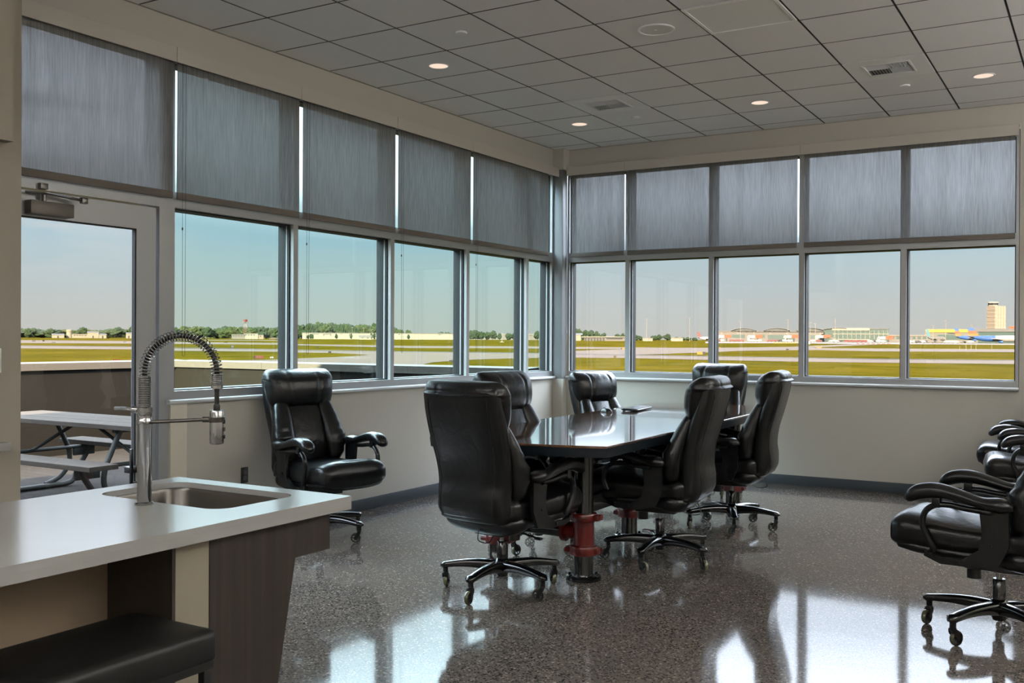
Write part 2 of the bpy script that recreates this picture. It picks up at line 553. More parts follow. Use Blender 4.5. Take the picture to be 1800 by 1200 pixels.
for key, (x, y) in {'v1': (1.47, -1.78), 'v2': (3.9, -1.76), 't1': (3.3, -3.6)}.items():
    SKIP[tile_key(x, y)] = key
t = MB()
for i in range(-1, 15):
    for j in range(-25, 1):
        x0, x1 = GX + i * TS, GX + (i + 1) * TS; y0, y1 = GY + j * TS, GY + (j + 1) * TS
        if (i, j) in SKIP: continue
        x0, x1, y0, y1 = max(x0, 0.0), min(x1, XR), max(y0, YB), min(y1, 0.0)
        if x1 - x0 < .03 or y1 - y0 < .03: continue
        g = 0.0042
        a = [(x0 + g, y0 + g), (x1 - g, y0 + g), (x1 - g, y1 - g), (x0 + g, y1 - g)]
        e = 0.0072
        bq = [(x0 + e, y0 + e), (x1 - e, y0 + e), (x1 - e, y1 - e), (x0 + e, y1 - e)]
        t.loft([[Vector((p[0], p[1], CEIL + .03)) for p in a], [Vector((p[0], p[1], CEIL + .006)) for p in a], [Vector((p[0], p[1], CEIL)) for p in bq]])
ce = t.obj('ceiling', M_TILE, smooth=False); struct(ce)
M_GRID_SHADOW = pbr('ceiling grid and reveal shadow', (92, 91, 89), 0.7)
ce.data.materials.append(M_GRID_SHADOW)
for p_ in ce.data.polygons:
    if abs(p_.normal.z) < .75: p_.material_index = 1  # tile edges coloured dark as the shadow in the reveals
t = MB()
t.box(0, XR, YB, 0, CEIL + .012, CEIL + .03)
gr = t.obj('grid', M_GRID_SHADOW, ce, smooth=False)


def wall_angle():
    m = MB()
    m.box(0, .018, YB, 0, CEIL - .002, CEIL + .02); m.box(0, XR, -.018, 0, CEIL - .002, CEIL + .02)
    return m.obj('edge_trim', pbr('wall angle', (150, 148, 144), 0.5), ce, smooth=False)


wall_angle()

# ------------------------------------------------------------------ windows
def window(n, wall, a0, a1, glass, post_a=True, post_b=True):
    """one bay between mullion centres a0..a1 (Y on the left wall, X on the right wall)."""
    HW = 0.0255
    zs, zt = SILL, 3.36

    def bx(m, u0, u1, d0, d1, z0, z1, bev=0.0):
        if wall == 'L': m.box(-d1, -d0, u0, u1, z0, z1, bev)
        else: m.box(u0, u1, d0, d1, z0, z1, bev)
    fr = MB()
    if post_a: bx(fr, a0, a0 + HW, 0.0, 0.155, zs, zt)
    if post_b: bx(fr, a1 - HW, a1, 0.0, 0.155, zs, zt)
    A, B = a0 + HW, a1 - HW
    bx(fr, A, B, 0.0, .155, zs, GL0 - .008)          # bottom rail
    bx(fr, A, B, 0.0, .155, GL1 + .008, GL1 + .112)  # transom
    bx(fr, A, B, 0.02, .155, 3.30, zt)               # head
    o = fr.obj('window_%d' % n, M_FRAME, smooth=False); struct(o)
    gk = MB()
    for z0, z1 in ((GL0 - .008, GL1 + .008), (GL1 + .112, 3.30)):
        for u0, u1 in ((A, A + .010), (B - .010, B)):
            bx(gk, u0, u1, .035, .060, z0, z1); bx(gk, u0, u1, .072, .150, z0, z1)
        bx(gk, A + .010, B - .010, .040, .150, z0, z0 + .008); bx(gk, A + .010, B - .010, .040, .150, z1 - .008, z1)
    gk.obj('gasket', M_GASKET, o, smooth=False)
    st = MB()
    for z0, z1 in ((GL0 - .008, GL1 + .008), (GL1 + .112, 3.30)):
        bx(st, A, A + .0085, .060, .072, z0, z1); bx(st, B - .0085, B, .060, .072, z0, z1)
    st.obj('glazing_bead', M_SILL, o, smooth=False)
    gl = MB()
    for z0, z1 in ((GL0, GL1), (GL1 + .12, 3.292)):
        bx(gl, A + .011, B - .011, .105, .113, z0, z1)
    gl.obj('glass', glass, o, smooth=False)
    return o


LB = [-5.46, -4.275, -3.065, -1.865, -0.70, -0.122]      # left mullion lines
for i in range(5):
    window(i + 1, 'L', LB[i], LB[i + 1], M_GLASS_L)
RB = [0.117, 0.862, 1.815, 2.757, 3.717, 4.695]
for i in range(5):
    window(i + 6, 'R', RB[i], RB[i + 1], M_GLASS_R)


def sill(name, wall, a0, a1):
    """bull-nosed ledge in front of the frames"""
    prof = [(-.004, 1.035), (.028, 1.035), (.038, 1.030), (.042, 1.020), (.038, 1.010), (.028, 1.005), (-.004, 1.005)]
    if wall == 'L': rings = [[Vector((d, a, z)) for d, z in prof] for a in (a0, a1)]
    else: rings = [[Vector((a, -d, z)) for d, z in prof] for a in (a0, a1)]
    return struct(MB().loft(rings).obj(name, M_SILL, angle=20))


sill('trim_1', 'L', -5.50, -0.125)
sill('trim_2', 'R', 0.118, 4.70)
struct(MB().box(0, .012, -5.34, -.125, 0, .10, .003).obj('baseboard_left', M_BASEB))
struct(MB().box(.118, XR, -.012, 0, 0, .10, .003).obj('baseboard_right', M_BASEB))
# cream end trim of the low wall beside the door
struct(MB().box(-.17, 0.02, -5.48, -5.34, 0, 1.005, .004).obj('trim_3', pbr('cream end panel', (214, 208, 192), 0.45)))

# ------------------------------------------------------------------ door
d = MB()
d.box(-.155, 0.0, -5.56, -5.46, 0, 3.36); d.box(-.155, 0, -6.90, -6.82, 0, 3.36)
d.box(-.155, 0.0, -6.82, -5.56, 2.315, 2.425); d.box(-.155, -.02, -6.82, -5.56, 3.30, 3.36)
door = d.obj('door_1', M_FRAME, smooth=False); struct(door)
lf = MB()
LX0, LX1 = -.065, -.018
lf.box(LX0, LX1, -5.725, -5.572, 0.01, 2.305); lf.box(LX0, LX1, -6.81, -6.68, 0.01, 2.305)
lf.box(LX0, LX1, -6.68, -5.725, 2.155, 2.305); lf.box(LX0, LX1, -6.68, -5.725, .01, .26)
leaf = lf.obj('door_leaf', M_FRAME, door, smooth=False)
g = MB()
g.box(-.052, -.022, -5.734, -5.725, .26, 2.155); g.box(-.052, -.022, -6.68, -6.671, .26, 2.155)
g.box(-.052, -.022, -6.671, -5.734, 2.147, 2.155); g.box(-.052, -.022, -6.671, -5.734, .26, .268)
g.obj('gasket', M_GASKET, leaf, smooth=False)
MB().box(-.044, -.038, -6.671, -5.734, .268, 2.147).obj('glass', M_GLASS_R, leaf, smooth=False)
MB().box(-.125, -.117, -6.82, -5.56, 2.425, 3.30).obj('transom_glass', M_GLASS_R, door, smooth=False).scale = (1, 1, 1)
# black pull handle
h = MB()
h.box(.032, .050, -5.815, -5.795, .50, .74, .004); h.box(-.018, .045, -5.815, -5.66, .585, .625, .004); h.box(-.018, -.012, -5.70, -5.64, .56, .65, .002)
h.box(.030, .050, -5.815, -5.70, .50, .53, .004)
h.obj('pull_handle', M_BLACKP, leaf)
# overhead closer
c = MB(); c.box(-.018, .045, -6.50, -6.22, 2.165, 2.245, .004)
cl = c.obj('door_closer', pbr('closer housing', (108, 104, 98), 0.4, metal=0.3), door)
a = MB()
a.box(.0, .03, -6.43, -6.38, 2.318, 2.352, .002)
a.cyl((.015, -6.40, 2.245), (.015, -6.40, 2.30), .014)
a.tube([(.02, -6.52, 2.288), (.04, -6.40, 2.292), (.07, -6.19, 2.272)], .007)
a.tube([(.022, -6.36, 2.30), (.06, -6.24, 2.285), (.075, -6.17, 2.272)], .006)
a.box(.055, .085, -6.195, -6.155, 2.255, 2.292, .003)
a.obj('closer_arm', pbr('dull steel', (120, 118, 114), 0.3, metal=0.9), cl)

# ------------------------------------------------------------------ roller shades
def roller_shade(wall, a0, a1, f0, f1, chain_at, label, group):
    ax = (a0 + a1) / 2
    root = thing('roller_shade', label, 'roller shade', (0.0, ax, 3.275) if wall == 'L' else (ax, 0, 3.275), 0, group)

    def P(u, d, z):
        return Vector((d, u - ax, z - 3.275)) if wall == 'L' else Vector((u - ax, -d, z - 3.275))

    def bx(m, u0, u1, d0, d1, z0, z1, bev=0.0):
        p, q = P(u0, d0, z0), P(u1, d1, z1)
        m.box(min(p.x, q.x), max(p.x, q.x), min(p.y, q.y), max(p.y, q.y), min(p.z, q.z), max(p.z, q.z), bev)
    z0f, z1f = (3.275, 3.375) if wall == 'L' else (3.292, 3.392)
    m = MB(); bx(m, f0 + .0015, f1 - .0015, .072, .080, z0f, z1f, .002); bx(m, f0 + .0015, f1 - .0015, .001, .072, z1f - .008, z1f)
    m.obj('cover', M_FASCIA, root, smooth=False)
    m = MB(); m.cyl(P(a0 + .01, .04, 3.33), P(a1 - .01, .04, 3.33), .022, n=18)
    m.obj('roller', M_HEM, root)
    # fabric sheet with a faint ripple
    m = MB(); N = 40; rings = []
    for k in range(9):
        z = 3.33 + (2.42 - 3.33) * k / 8
        row_f, row_b = [], []
        for i in range(N + 1):
            u = a0 + (a1 - a0) * i / N
            rip = 0.0016 * math.sin(u * 19 + 1.3) * (k / 8) + 0.001 * math.sin(u * 47)
            row_f.append(P(u, .032 + rip, z))
        rings.append(row_f)
    m.loft(rings, caps=False, closed=False)
    m.obj('fabric', M_SHADE, root)
    m = MB(); bx(m, a0 + .001, a1 - .001, .024, .040, 2.376, 2.424, .006)
    m.obj('hem_bar', M_HEM, root)
    if chain_at is not None:
        lo = 1.32 if wall == 'L' else 1.30
        m = MB()
        for du in (-.014, .014):
            m.tube([P(chain_at + du, .05, 3.30), P(chain_at + du * .9, .05, 2.2), P(chain_at + du * .8, .05, lo + .02)], .0012, n=6)
        m.tube([P(chain_at + .0115 * math.cos(t), .05, lo + .02 - .014 * math.sin(t)) for t in np.linspace(0, PI, 9)], .0012, n=6)
        m.ell(P(chain_at - .013, .05, 2.18), (.005, .005, .012), 8, 6)
        m.obj('bead_chain', M_CHAIN, root)
    return root


roller_shade('L', -6.80, -5.478, -6.88, -5.487, None, 'grey roller shade over the glass door', 'roller shades on the door wall')
roller_shade('L', -5.447, -4.275, -5.487, -4.30, -5.40, 'grey roller shade just right of the one over the glass door', 'roller shades on the door wall')
roller_shade('L', -4.240, -3.070, -4.30, -3.10, -4.195, 'grey roller shade third along from the door, middle of the left wall', 'roller shades on the door wall')
roller_shade('L', -3.035, -1.870, -3.10, -1.90, -2.99, 'dark grey roller shade fourth along from the door', 'roller shades on the door wall')
roller_shade('L', -1.832, -0.295, -1.90, -0.135, -1.785, 'dark grey roller shade nearest the corner column on the door wall', 'roller shades on the door wall')
roller_shade('R', 0.186, 0.838, 0.14, 0.852, None, 'narrow grey roller shade right beside the corner column', 'roller shades on the airfield wall')
roller_shade('R', 0.872, 2.722, 0.852, 2.76, None, 'wide grey roller shade between the narrow one and the rightmost one', 'roller shades on the airfield wall')
roller_shade('R', 2.785, 4.665, 2.76, 4.695, None, 'pale grey roller shade furthest from the corner column', 'roller shades on the airfield wall')

# ------------------------------------------------------------------ ceiling fittings
M_LAMP = mat_emit('warm downlight lens', (255, 228, 206), 1.0)


def downlight(x, y, label):
    r = thing('downlight', label, 'ceiling light', (x, y, CEIL), 0, 'round downlights in the tiled ceiling')
    MB().lathe([(.083, .004), (.086, -.001), (.082, -.005), (.074, -.004), (.073, .004)], n=40).obj('trim_ring', M_WHITEP, r)
    MB().lathe([(.0735, .0), (.06, -.002), (.0, -.0025)], n=40, caps=False).obj('lens', M_LAMP, r)
    return r


downlight(0.86, -3.60, 'lit round downlight nearest the left wall of shades, over the near ceiling')
downlight(0.86, -1.17, 'lit round downlight in the tile beside the vent nearest the corner column')
downlight(2.68, -1.17, 'lit round downlight midway along the airfield wall, between the two vents')
downlight(4.51, -1.17, 'lit round downlight right of the second vent, furthest from the corner')


def vent(x0, y0, label):
    r = thing('air_vent', label, 'vent', (x0 + TS / 2, y0 + TS / 2, CEIL), 0, 'square supply vents in the ceiling grid')
    h = TS / 2 - .008
    o = .18
    m = MB()
    for (xa, xb, ya, yb) in ((-h, h, o, h), (-h, h, -h, -o), (-h, -o, -o, o), (o, h, -o, o)):
        m.box(xa, xb, ya, yb, -.004, .004)
    m.obj('face_panel', M_WHITEP, r, smooth=False)
    m = MB()
    fz = -.007
    for (xa, xb, ya, yb) in ((-o, o, o - .02, o), (-o, o, -o, -o + .02), (-o, -o + .02, -o + .02, o - .02), (o - .02, o, -o + .02, o - .02)):
        m.box(xa, xb, ya, yb, fz, .002, .002)
    m.obj('rim', pbr('vent rim', (235, 235, 233), 0.35), r)
    m = MB()
    for k in range(7):
        u = -.145 + k * .0225
        m.box(-.001, .001, -.158, .0, -.006, .016, M=Matrix.Translation((u + .155, .155 - .155, 0.0)) @ Matrix.Rotation(math.radians(35), 4, 'Y'))
        m.box(-.001, .001, .0, .158, -.006, .016, M=Matrix.Translation((u - .005, 0, 0.0)) @ Matrix.Rotation(math.radians(-35), 4, 'Y'))
    for k in range(7):
        v = -.145 + k * .0225
        m.box(-.158, .0, -.001, .001, -.006, .016, M=Matrix.Translation((0, v - .005, 0)) @ Matrix.Rotation(math.radians(35), 4, 'X'))
        m.box(.0, .158, -.001, .001, -.006, .016, M=Matrix.Translation((0, v + .155, 0)) @ Matrix.Rotation(math.radians(-35), 4, 'X'))
    m.obj('louvres', pbr('vent louvre', (225, 226, 228), 0.35), r, smooth=False)
    MB().box(-.16, .16, -.16, .16, .045, .05).obj('duct_shade', M_DUCT_SHADE, r, smooth=False)  # black plate stands in for the shade up inside the vent
    return r


vent(GX + 1 * TS, GY - 3 * TS, 'square white ceiling vent nearest the corner column')
vent(GX + 5 * TS, GY - 3 * TS, 'square white ceiling vent further right, in front of the rightmost shade')

r = thing('ceiling_speaker', 'round white ceiling speaker grille beside the square light panel', 'speaker', (2.69, -3.60, CEIL))
MB().lathe([(.128, .003), (.13, -.004), (.124, -.009), (.112, -.008), (.110, .003)], n=48).obj('rim', M_WHITEP, r)
MB().lathe([(.111, -.004), (.08, -.006), (.008, -.0065), (.007, -.009), (0, -.009)], n=48, caps=False).obj('grille', pbr('speaker mesh', (226, 225, 222), 0.6, bump=(700, 0.5, 0.002)), r)

r = thing('square_ceiling_light', 'square ceiling light panel, switched off, at the top of the frame', 'ceiling light', (GX + 4.5 * TS, GY - 5.5 * TS, CEIL))
h = TS / 2 - .008
m = MB()
for (xa, xb, ya, yb) in ((-h, h, h - .02, h), (-h, h, -h, -h + .02), (-h, -h + .02, -h + .02, h - .02), (h - .02, h, -h + .02, h - .02)):
    m.box(xa, xb, ya, yb, -.006, .006)
m.obj('frame', M_WHITEP, r, smooth=False)
MB().box(-h + .02, h - .02, -h + .02, h - .02, -.002, .004).obj('diffuser', pbr('milky diffuser', (242, 242, 242), 0.25), r, smooth=False)

for (x, y, lab) in ((1.49, -4.22, 'small round sprinkler cover in front of the near downlight by the left wall'),
                    (1.47, -1.18, 'small round sprinkler cover between the two furthest left downlights and the vent'),
                    (3.91, -1.16, 'small round sprinkler cover in front of the right-hand ceiling vent')):
    s = MB().lathe([(.040, .002), (.042, -.006), (.040, -.012), (.0, -.013)], n=32, caps=False).obj('sprinkler_cover', M_WHITEP, None, (x, y, CEIL))
    tag(s, lab, 'sprinkler', 'concealed sprinkler covers')

# ------------------------------------------------------------------ outlet, switch
r = thing('power_outlet', 'black power outlet low on the left wall behind the leather chair', 'outlet', (0.0, -4.80, .455))
MB().box(0, .006, -.035, .035, -.058, .058, .003).obj('face_plate', pbr('dark outlet plate', (48, 48, 50), 0.4), r)
m = MB()
for z in (-.021, .021):
    m.lathe([(.017, 0), (.017, .004), (0, .004)], (.005, 0, z), 20, 'X')
s = m.obj('socket', pbr('dark grey socket', (92, 90, 88), 0.35), r)
r = thing('light_switch', 'pale switch plate on the end of the kitchen wall by the frame edge', 'switch', (0.885, -7.258, 1.34))
MB().box(.0, .006, -.058, .058, -.058, .058, .003).obj('face_plate', M_WHITEP, r)
MB().box(.005, .012, -.010, .010, -.02, .02, .003).obj('rocker', M_WHITEP, r)
# back counter whose end pokes into the frame at the far left
r = thing('back_counter', 'white counter end projecting at the left edge below the switch', 'counter', (0.40, -8.25, 0))
m = MB(); m.box(-.10, .55, -.9, .945, .917, .955, .004); m.box(.487, .55, .93, 1.065, .917, .955, .004)
m.obj('worktop', M_QUARTZ, r)
MB().box(-.10, .50, -.9, .93, .0, .917, .003).obj('cabinet', M_WALL, r)
# ------------------------------------------------------------------ kitchen island
CT = 0.914                                    # worktop height
IX0, IX1, IY0, IY1 = 2.285, 3.148, -10.9, -7.347
island = thing('island_cabinet', 'dark wood kitchen island cabinet with tapered end panel under the white top', 'cabinet', (2.7, -8.6, 0))


def P_isl(x, y): return (x - 2.7, y + 8.6)


def ibox(m, x0, x1, y0, y1, z0, z1, bev=0.002):
    m.box(x0 - 2.7, x1 - 2.7, y0 + 8.6, y1 + 8.6, z0, z1, bev)


UZ = CT - .0455
# shaped gable facing the camera: deep apron at the top that steps in to a tapering leg
gx = 3.085
prof = [(-7.915, 0), (-7.70, 0), (-7.552, UZ - .135), (-7.385, UZ - .135), (-7.385, UZ), (-7.915, UZ)]
m = MB(); m.extrude([(gx - .03 - 2.7, y + 8.6, z) for y, z in prof], (.03, 0, 0))
ibox(m, 2.36, gx - .031, -7.42, -7.388, UZ - .135, UZ)
m.obj('end_panel', M_DWOOD, island, smooth=False)
m = MB(); ibox(m, 2.36, 2.76, -7.72, -7.60, 0, UZ - .26); ibox(m, 2.36, 3.04, -7.91, -7.80, .0, UZ - .26)
m.obj('carcass', M_DWOOD, island, smooth=False)
m = MB(); ibox(m, 2.80, gx - .001, -8.04, -7.916, 0, UZ - .001)
m.obj('post', pbr('cream laminate post', (146, 138, 122), 0.5), island, smooth=False)
m = MB(); ibox(m, 2.80, gx - .001, -8.052, -8.0405, 0, UZ - .001, .0005)
m.obj('return_panel', M_DWOOD, island, smooth=False)
m = MB(); ibox(m, 2.36, 2.7995, -10.8, -7.925, 0, UZ - .001)
m.obj('knee_wall', pbr('taupe panel', (150, 132, 112), 0.55), island, smooth=False)

# worktop with an undermount cut-out (rounded rectangle)
SX0, SX1, SY0, SY1, SR = 2.375, 2.985, -7.79, -7.425, 0.07


def rrect(x0, x1, y0, y1, r, n=8):
    pts = []
    for cx, cy, a0 in ((x1 - r, y1 - r, 0), (x0 + r, y1 - r, 90), (x0 + r, y0 + r, 180), (x1 - r, y0 + r, 270)):
        for k in range(n + 1):
            a = math.radians(a0 + 90 * k / n)
            pts.append((cx + r * math.cos(a), cy + r * math.sin(a)))
    return pts


def slab_with_hole(outer, hole, z0, z1, edge=.003):
    """both loops counter-clockwise, hole bridged by angle-matched quads"""
    b = bmesh.new()

    def ring(pts, z): return [b.verts.new((x, y, z)) for x, y in pts]
    cx = sum(p[0] for p in hole) / len(hole); cy = sum(p[1] for p in hole) / len(hole)
    for z, up in ((z1, 1), (z0, -1)):
        eo = [b.edges.new((u, v)) for r_ in [ring(outer, z)] for u, v in zip(r_, r_[1:] + r_[:1])]
        eh = [b.edges.new((u, v)) for r_ in [ring(hole, z)] for u, v in zip(r_, r_[1:] + r_[:1])]
        bmesh.ops.triangle_fill(b, edges=eo + eh, use_beauty=True)
    for loop in (outer, hole):
        n = len(loop)
        for i in range(n):
            a, c = loop[i], loop[(i + 1) % n]
            b.faces.new([b.verts.new((a[0], a[1], z0)), b.verts.new((c[0], c[1], z0)), b.verts.new((c[0], c[1], z1)), b.verts.new((a[0], a[1], z1))])
    bmesh.ops.remove_doubles(b, verts=b.verts, dist=1e-5)
    return b


mb = MB(); mb.b.free()
mb.b = slab_with_hole([(IX0, IY0), (IX1, IY0), (IX1, IY1), (IX0, IY1)], rrect(SX0, SX1, SY0, SY1, SR), CT - .020, CT)
for (xa, xb, ya, yb) in ((IX1 - .03, IX1, IY0, IY1), (IX0, IX0 + .03, IY0, IY1), (IX0 + .03, IX1 - .03, IY1 - .03, IY1), (IX0 + .03, IX1 - .03, IY0, IY0 + .03)):
    mb.box(xa, xb, ya, yb, CT - .045, CT - .0201)
wt = mb.obj('island_worktop', M_QUARTZ, angle=30)
tag(wt, 'white quartz island worktop with a sink cut into it', 'worktop')

# sink
m = MB()
ins = .002; zt, zb = CT - .021, CT - .235
rings = []
for (e, z, r_) in ((-.02, zt, SR + .02), (ins, zt, SR), (.006, zt - .01, SR), (.010, zb + .03, SR), (.022, zb + .008, SR - .005), (.05, zb, SR - .02)):
    rings.append([Vector((x, y, z)) for x, y in rrect(SX0 + e, SX1 - e, SY0 + e, SY1 - e, max(r_, .02))])
for (e, z, r_) in ((.05, zb - .002, SR - .02), (.02, zb - .004, SR), (.004, zb + .03, SR), (-.02, zt - .003, SR + .02)):
    rings.append([Vector((x, y, z)) for x, y in rrect(SX0 + e, SX1 - e, SY0 + e, SY1 - e, max(r_, .02))])
m.loft(rings[:6], caps=False); m.poly([v for v in rings[5]])
m2 = MB(); m2.lathe([(.045, .001), (.042, .003), (.03, -.004), (.0, -.006)], ((SX0 + SX1) / 2, (SY0 + SY1) / 2, zb + .002), 28, caps=False)
snk = m.obj('sink', M_STEEL, angle=50)
tag(snk, 'stainless steel undermount sink set in the white island worktop', 'sink')
m2.obj('drain', M_CHROME, snk)

# spring faucet
FX, FY = 2.70, -7.84
fa = thing('spring_faucet', 'tall chrome spring faucet with pull-down spray head standing by the sink', 'faucet', (FX, FY, CT))
ux, uy = math.cos(.50), math.sin(.50)          # the arm swings over the bowl
m = MB()
m.lathe([(.030, 0), (.030, .004), (.027, .008), (.0225, .010), (.0225, .255), (.0245, .258), (.0245, .272), (.0225, .275), (.0225, .296), (.0245, .299), (.024, .312), (.019, .316), (.019, .32)], n=36)
m.obj('body', M_CHROME, fa)
m = MB()
m.cyl((-.015 * ux, -.015 * uy, .305), (-.040 * ux, -.04 * uy, .306), .011)
m.tube([(-.035 * ux, -.035 * uy, .306), (-.06 * ux, -.06 * uy, .309), (-.098 * ux, -.098 * uy, .309)], .0075, flat=(1.1, .7))
m.obj('lever', M_CHROME, fa)
m = MB()
for k in range(16):
    m.lathe([(.0185, .32 + k * .0058), (.0208, .3215 + k * .0058), (.0208, .3245 + k * .0058), (.0185, .326 + k * .0058)], n=24)
m.obj('coil_collar', M_CHROME, fa)
SPAN = .236                                   # reach of the hose arc


def arc_pt(s):
    """s 0..1 along riser, half circle, short drop"""
    R = SPAN / 2
    L1, L2, L3 = .112, PI * R, .06
    d = s * (L1 + L2 + L3)
    if d < L1: h, z, t = 0, .315 + d, (0, 1)
    elif d < L1 + L2:
        a = (d - L1) / R
        h, z, t = R - R * math.cos(a), .427 + R * math.sin(a), (math.sin(a), math.cos(a))
    else: h, z, t = SPAN, .427 - (d - L1 - L2), (0, -1)
    return h, z, t


m = MB(); m.tube([(arc_pt(s)[0] * ux, arc_pt(s)[0] * uy, arc_pt(s)[1]) for s in np.linspace(0, 1, 60)], .0085, n=12)
m.obj('hose', M_BLACKP, fa)
pts = []
NT_, T0, T1 = 38, .17, .905
for i in range(NT_ * 14 + 1):
    s = T0 + (T1 - T0) * i / (NT_ * 14)
    h_, z_, t_ = arc_pt(s)
    a = 2 * PI * i / 14
    r_ = .0175
    nx, nz = -t_[1], t_[0]
    o = Vector(((h_ + nx * r_ * math.cos(a)) * ux, (h_ + nx * r_ * math.cos(a)) * uy, z_ + nz * r_ * math.cos(a))) + Vector((-uy, ux, 0)) * (r_ * math.sin(a))
    pts.append(o)
m = MB(); m.tube(pts, .0016, n=6); m.obj('spring', M_CHROME, fa)
m = MB()
hx, hy = SPAN * ux, SPAN * uy
for k in range(6):
    m.lathe([(.0165, .388 + k * .006), (.0185, .3895 + k * .006), (.0185, .3925 + k * .006), (.0165, .394 + k * .006)], (hx, hy, 0), 24)
m.lathe([(.014, .374), (.0185, .376), (.0185, .387), (.014, .390)], (hx, hy, 0), 28)
m.obj('spring_end', M_CHROME, fa)
m = MB(); m.tube([(hx, hy, .378), (hx, hy, .35), (hx, hy, .305)], .0075, n=14); m.lathe([(.010, .300), (.0105, .305), (.0105, .32), (.0095, .325)], (hx, hy, 0), 20)
m.obj('feed_hose', M_BLACKP, fa)
m = MB(); m.lathe([(.008, .306), (.0205, .306), (.0225, .302), (.0225, .205), (.0215, .199), (.018, .197), (.0, .197)], (hx, hy, 0), 36)
hd = m.obj('spray_head', M_CHROME, fa)
m = MB()
for z0 in (.262, .238, .214): m.box(hx + .0215 * ux - .004, hx + .0215 * ux + .005, hy + .0215 * uy - .005, hy + .0215 * uy + .005, z0, z0 + .014, .002)
m.obj('spray_button', M_BLACKP, hd)
m = MB(); m.cyl((.02 * ux, .02 * uy, .266), (hx - .03 * ux, hy - .03 * uy, .276), .0058, n=16)
m.lathe([(.0255, .268), (.0255, .284)], (hx, hy, 0), 30); m.cyl((hx - .045 * ux, hy - .045 * uy, .2755), (hx - .02 * ux, hy - .02 * uy, .276), .0092, n=18)
m.obj('docking_arm', M_STEEL, fa)

# counter stool pushed under the overhang
stl = thing('bar_stool', 'black padded bar stool tucked under the island overhang', 'stool', (3.112, -8.332, 0), 0)
m = MB()


def seat_ring(i, z): return [Vector((x, y, z)) for x, y in rrect(-.176 + i, .176 - i, -.268 + i, .268 - i, .022, 6)]


m.loft([seat_ring(i, z) for i, z in ((.004, .578), (.0, .584), (.0, .640), (.002, .650), (.008, .657), (.03, .661), (.09, .664), (.15, .665))])
m.obj('seat', pbr('matte black vinyl', (9, 9, 9), 0.5, bump=(180, .1, .002)), stl, angle=50)
m = MB(); m.box(-.168, .168, -.258, .258, .553, .577, .003); m.obj('seat_frame', M_BLACKP, stl)
for sx in (-1, 1):
    for sy in (-1, 1):
        MB().box(sx * .153 - .0125, sx * .153 + .0125, sy * .238 - .0125, sy * .238 + .0125, 0, .553, .002).obj('leg', M_BLACKP, stl)
m = MB()
for sx in (-1, 1): m.box(sx * .153 - .01, sx * .153 + .01, -.225, .225, .19, .215)
for sy in (-1, 1): m.box(-.14, .14, sy * .238 - .01, sy * .238 + .01, .24, .265)
m.obj('foot_rail', M_BLACKP, stl, smooth=False)

# ------------------------------------------------------------------ conference table
TZ = 0.855
tx0, tx1, ty0, ty1 = 1.735, 2.925, -4.97, -1.13
tab = thing('conference_table', 'long dark wood conference table on red and black hydrant pipe legs', 'table', (2.33, -3.05, 0))
SK = math.radians(1.5)


def outline(grow=0.0):
    pts = []
    hw = (tx1 - tx0) / 2 + grow; hl = (ty1 - ty0) / 2 + grow
    bow = .105
    for i in range(17):                       # near end, bowed towards the camera
        u = -1 + 2 * i / 16; pts.append((hw * u, -hl - bow * (1 - u * u)))
    for i in range(17):
        u = 1 - 2 * i / 16; pts.append((hw * u, hl + bow * .6 * (1 - u * u)))
    return [(x * math.cos(SK) - y * math.sin(SK), x * math.sin(SK) + y * math.cos(SK)) for x, y in pts]


o0 = outline()
m = MB(); m.loft([[Vector((x, y, TZ - .012)) for x, y in outline(0)], [Vector((x, y, TZ - .003)) for x, y in outline(0)], [Vector((x, y, TZ)) for x, y in outline(-.003)]])
m.obj('tabletop', M_TABLE, tab, angle=25)
m = MB(); m.loft([[Vector((x, y, TZ - .066)) for x, y in outline(-.004)], [Vector((x, y, TZ - .012)) for x, y in outline(.001)]])
m.obj('edge_band', M_TABLE_EDGE, tab, angle=25)


def pipe_leg(x, y, tee):
    x, y = x - 2.33, y + 3.05
    m = MB()
    m.lathe([(.104, 0), (.108, .004), (.108, .020), (.102, .024), (.064, .026), (.0585, .04), (.0585, TZ - .067)], (x, y, 0), 36)
    for k in range(8):
        a = 2 * PI * k / 8 + .2
        m.lathe([(.010, .022), (.010, .033), (.004, .036), (0, .036)], (x + .088 * math.cos(a), y + .088 * math.sin(a), 0), 6)
    lg = m.obj('leg', M_BLACKG, tab)
    m = MB()
    m.lathe([(.060, .150), (.083, .152), (.086, .158), (.086, .198), (.083, .205), (.066, .21), (.0635, .24), (.0635, .345), (.066, .352), (.080, .357), (.082, .362), (.082, .395), (.078, .402), (.060, .405)], (x, y, 0), 36)
    for zz in (.178, .378):
        for sgn in (-1, 1):
            m.cyl((x + sgn * .088 * math.cos(.5) - .025, y + sgn * .088 * math.sin(.5), zz), (x + sgn * .088 * math.cos(.5) + .025, y + sgn * .088 * math.sin(.5), zz), .016, n=12)
            m.box(x + sgn * .085 - .02, x + sgn * .085 + .02, y - .022, y + .022, zz - .018, zz + .018, .006)
    for dx, dy in tee:
        m.cyl((x + dx * .05, y + dy * .05, .285), (x + dx * .115, y + dy * .115, .285), .05, n=28)
        m.cyl((x + dx * .115, y + dy * .115, .285), (x + dx * .14, y + dy * .14, .285), .066, n=28)
    m.obj('coupling', M_RED, lg)
    return lg


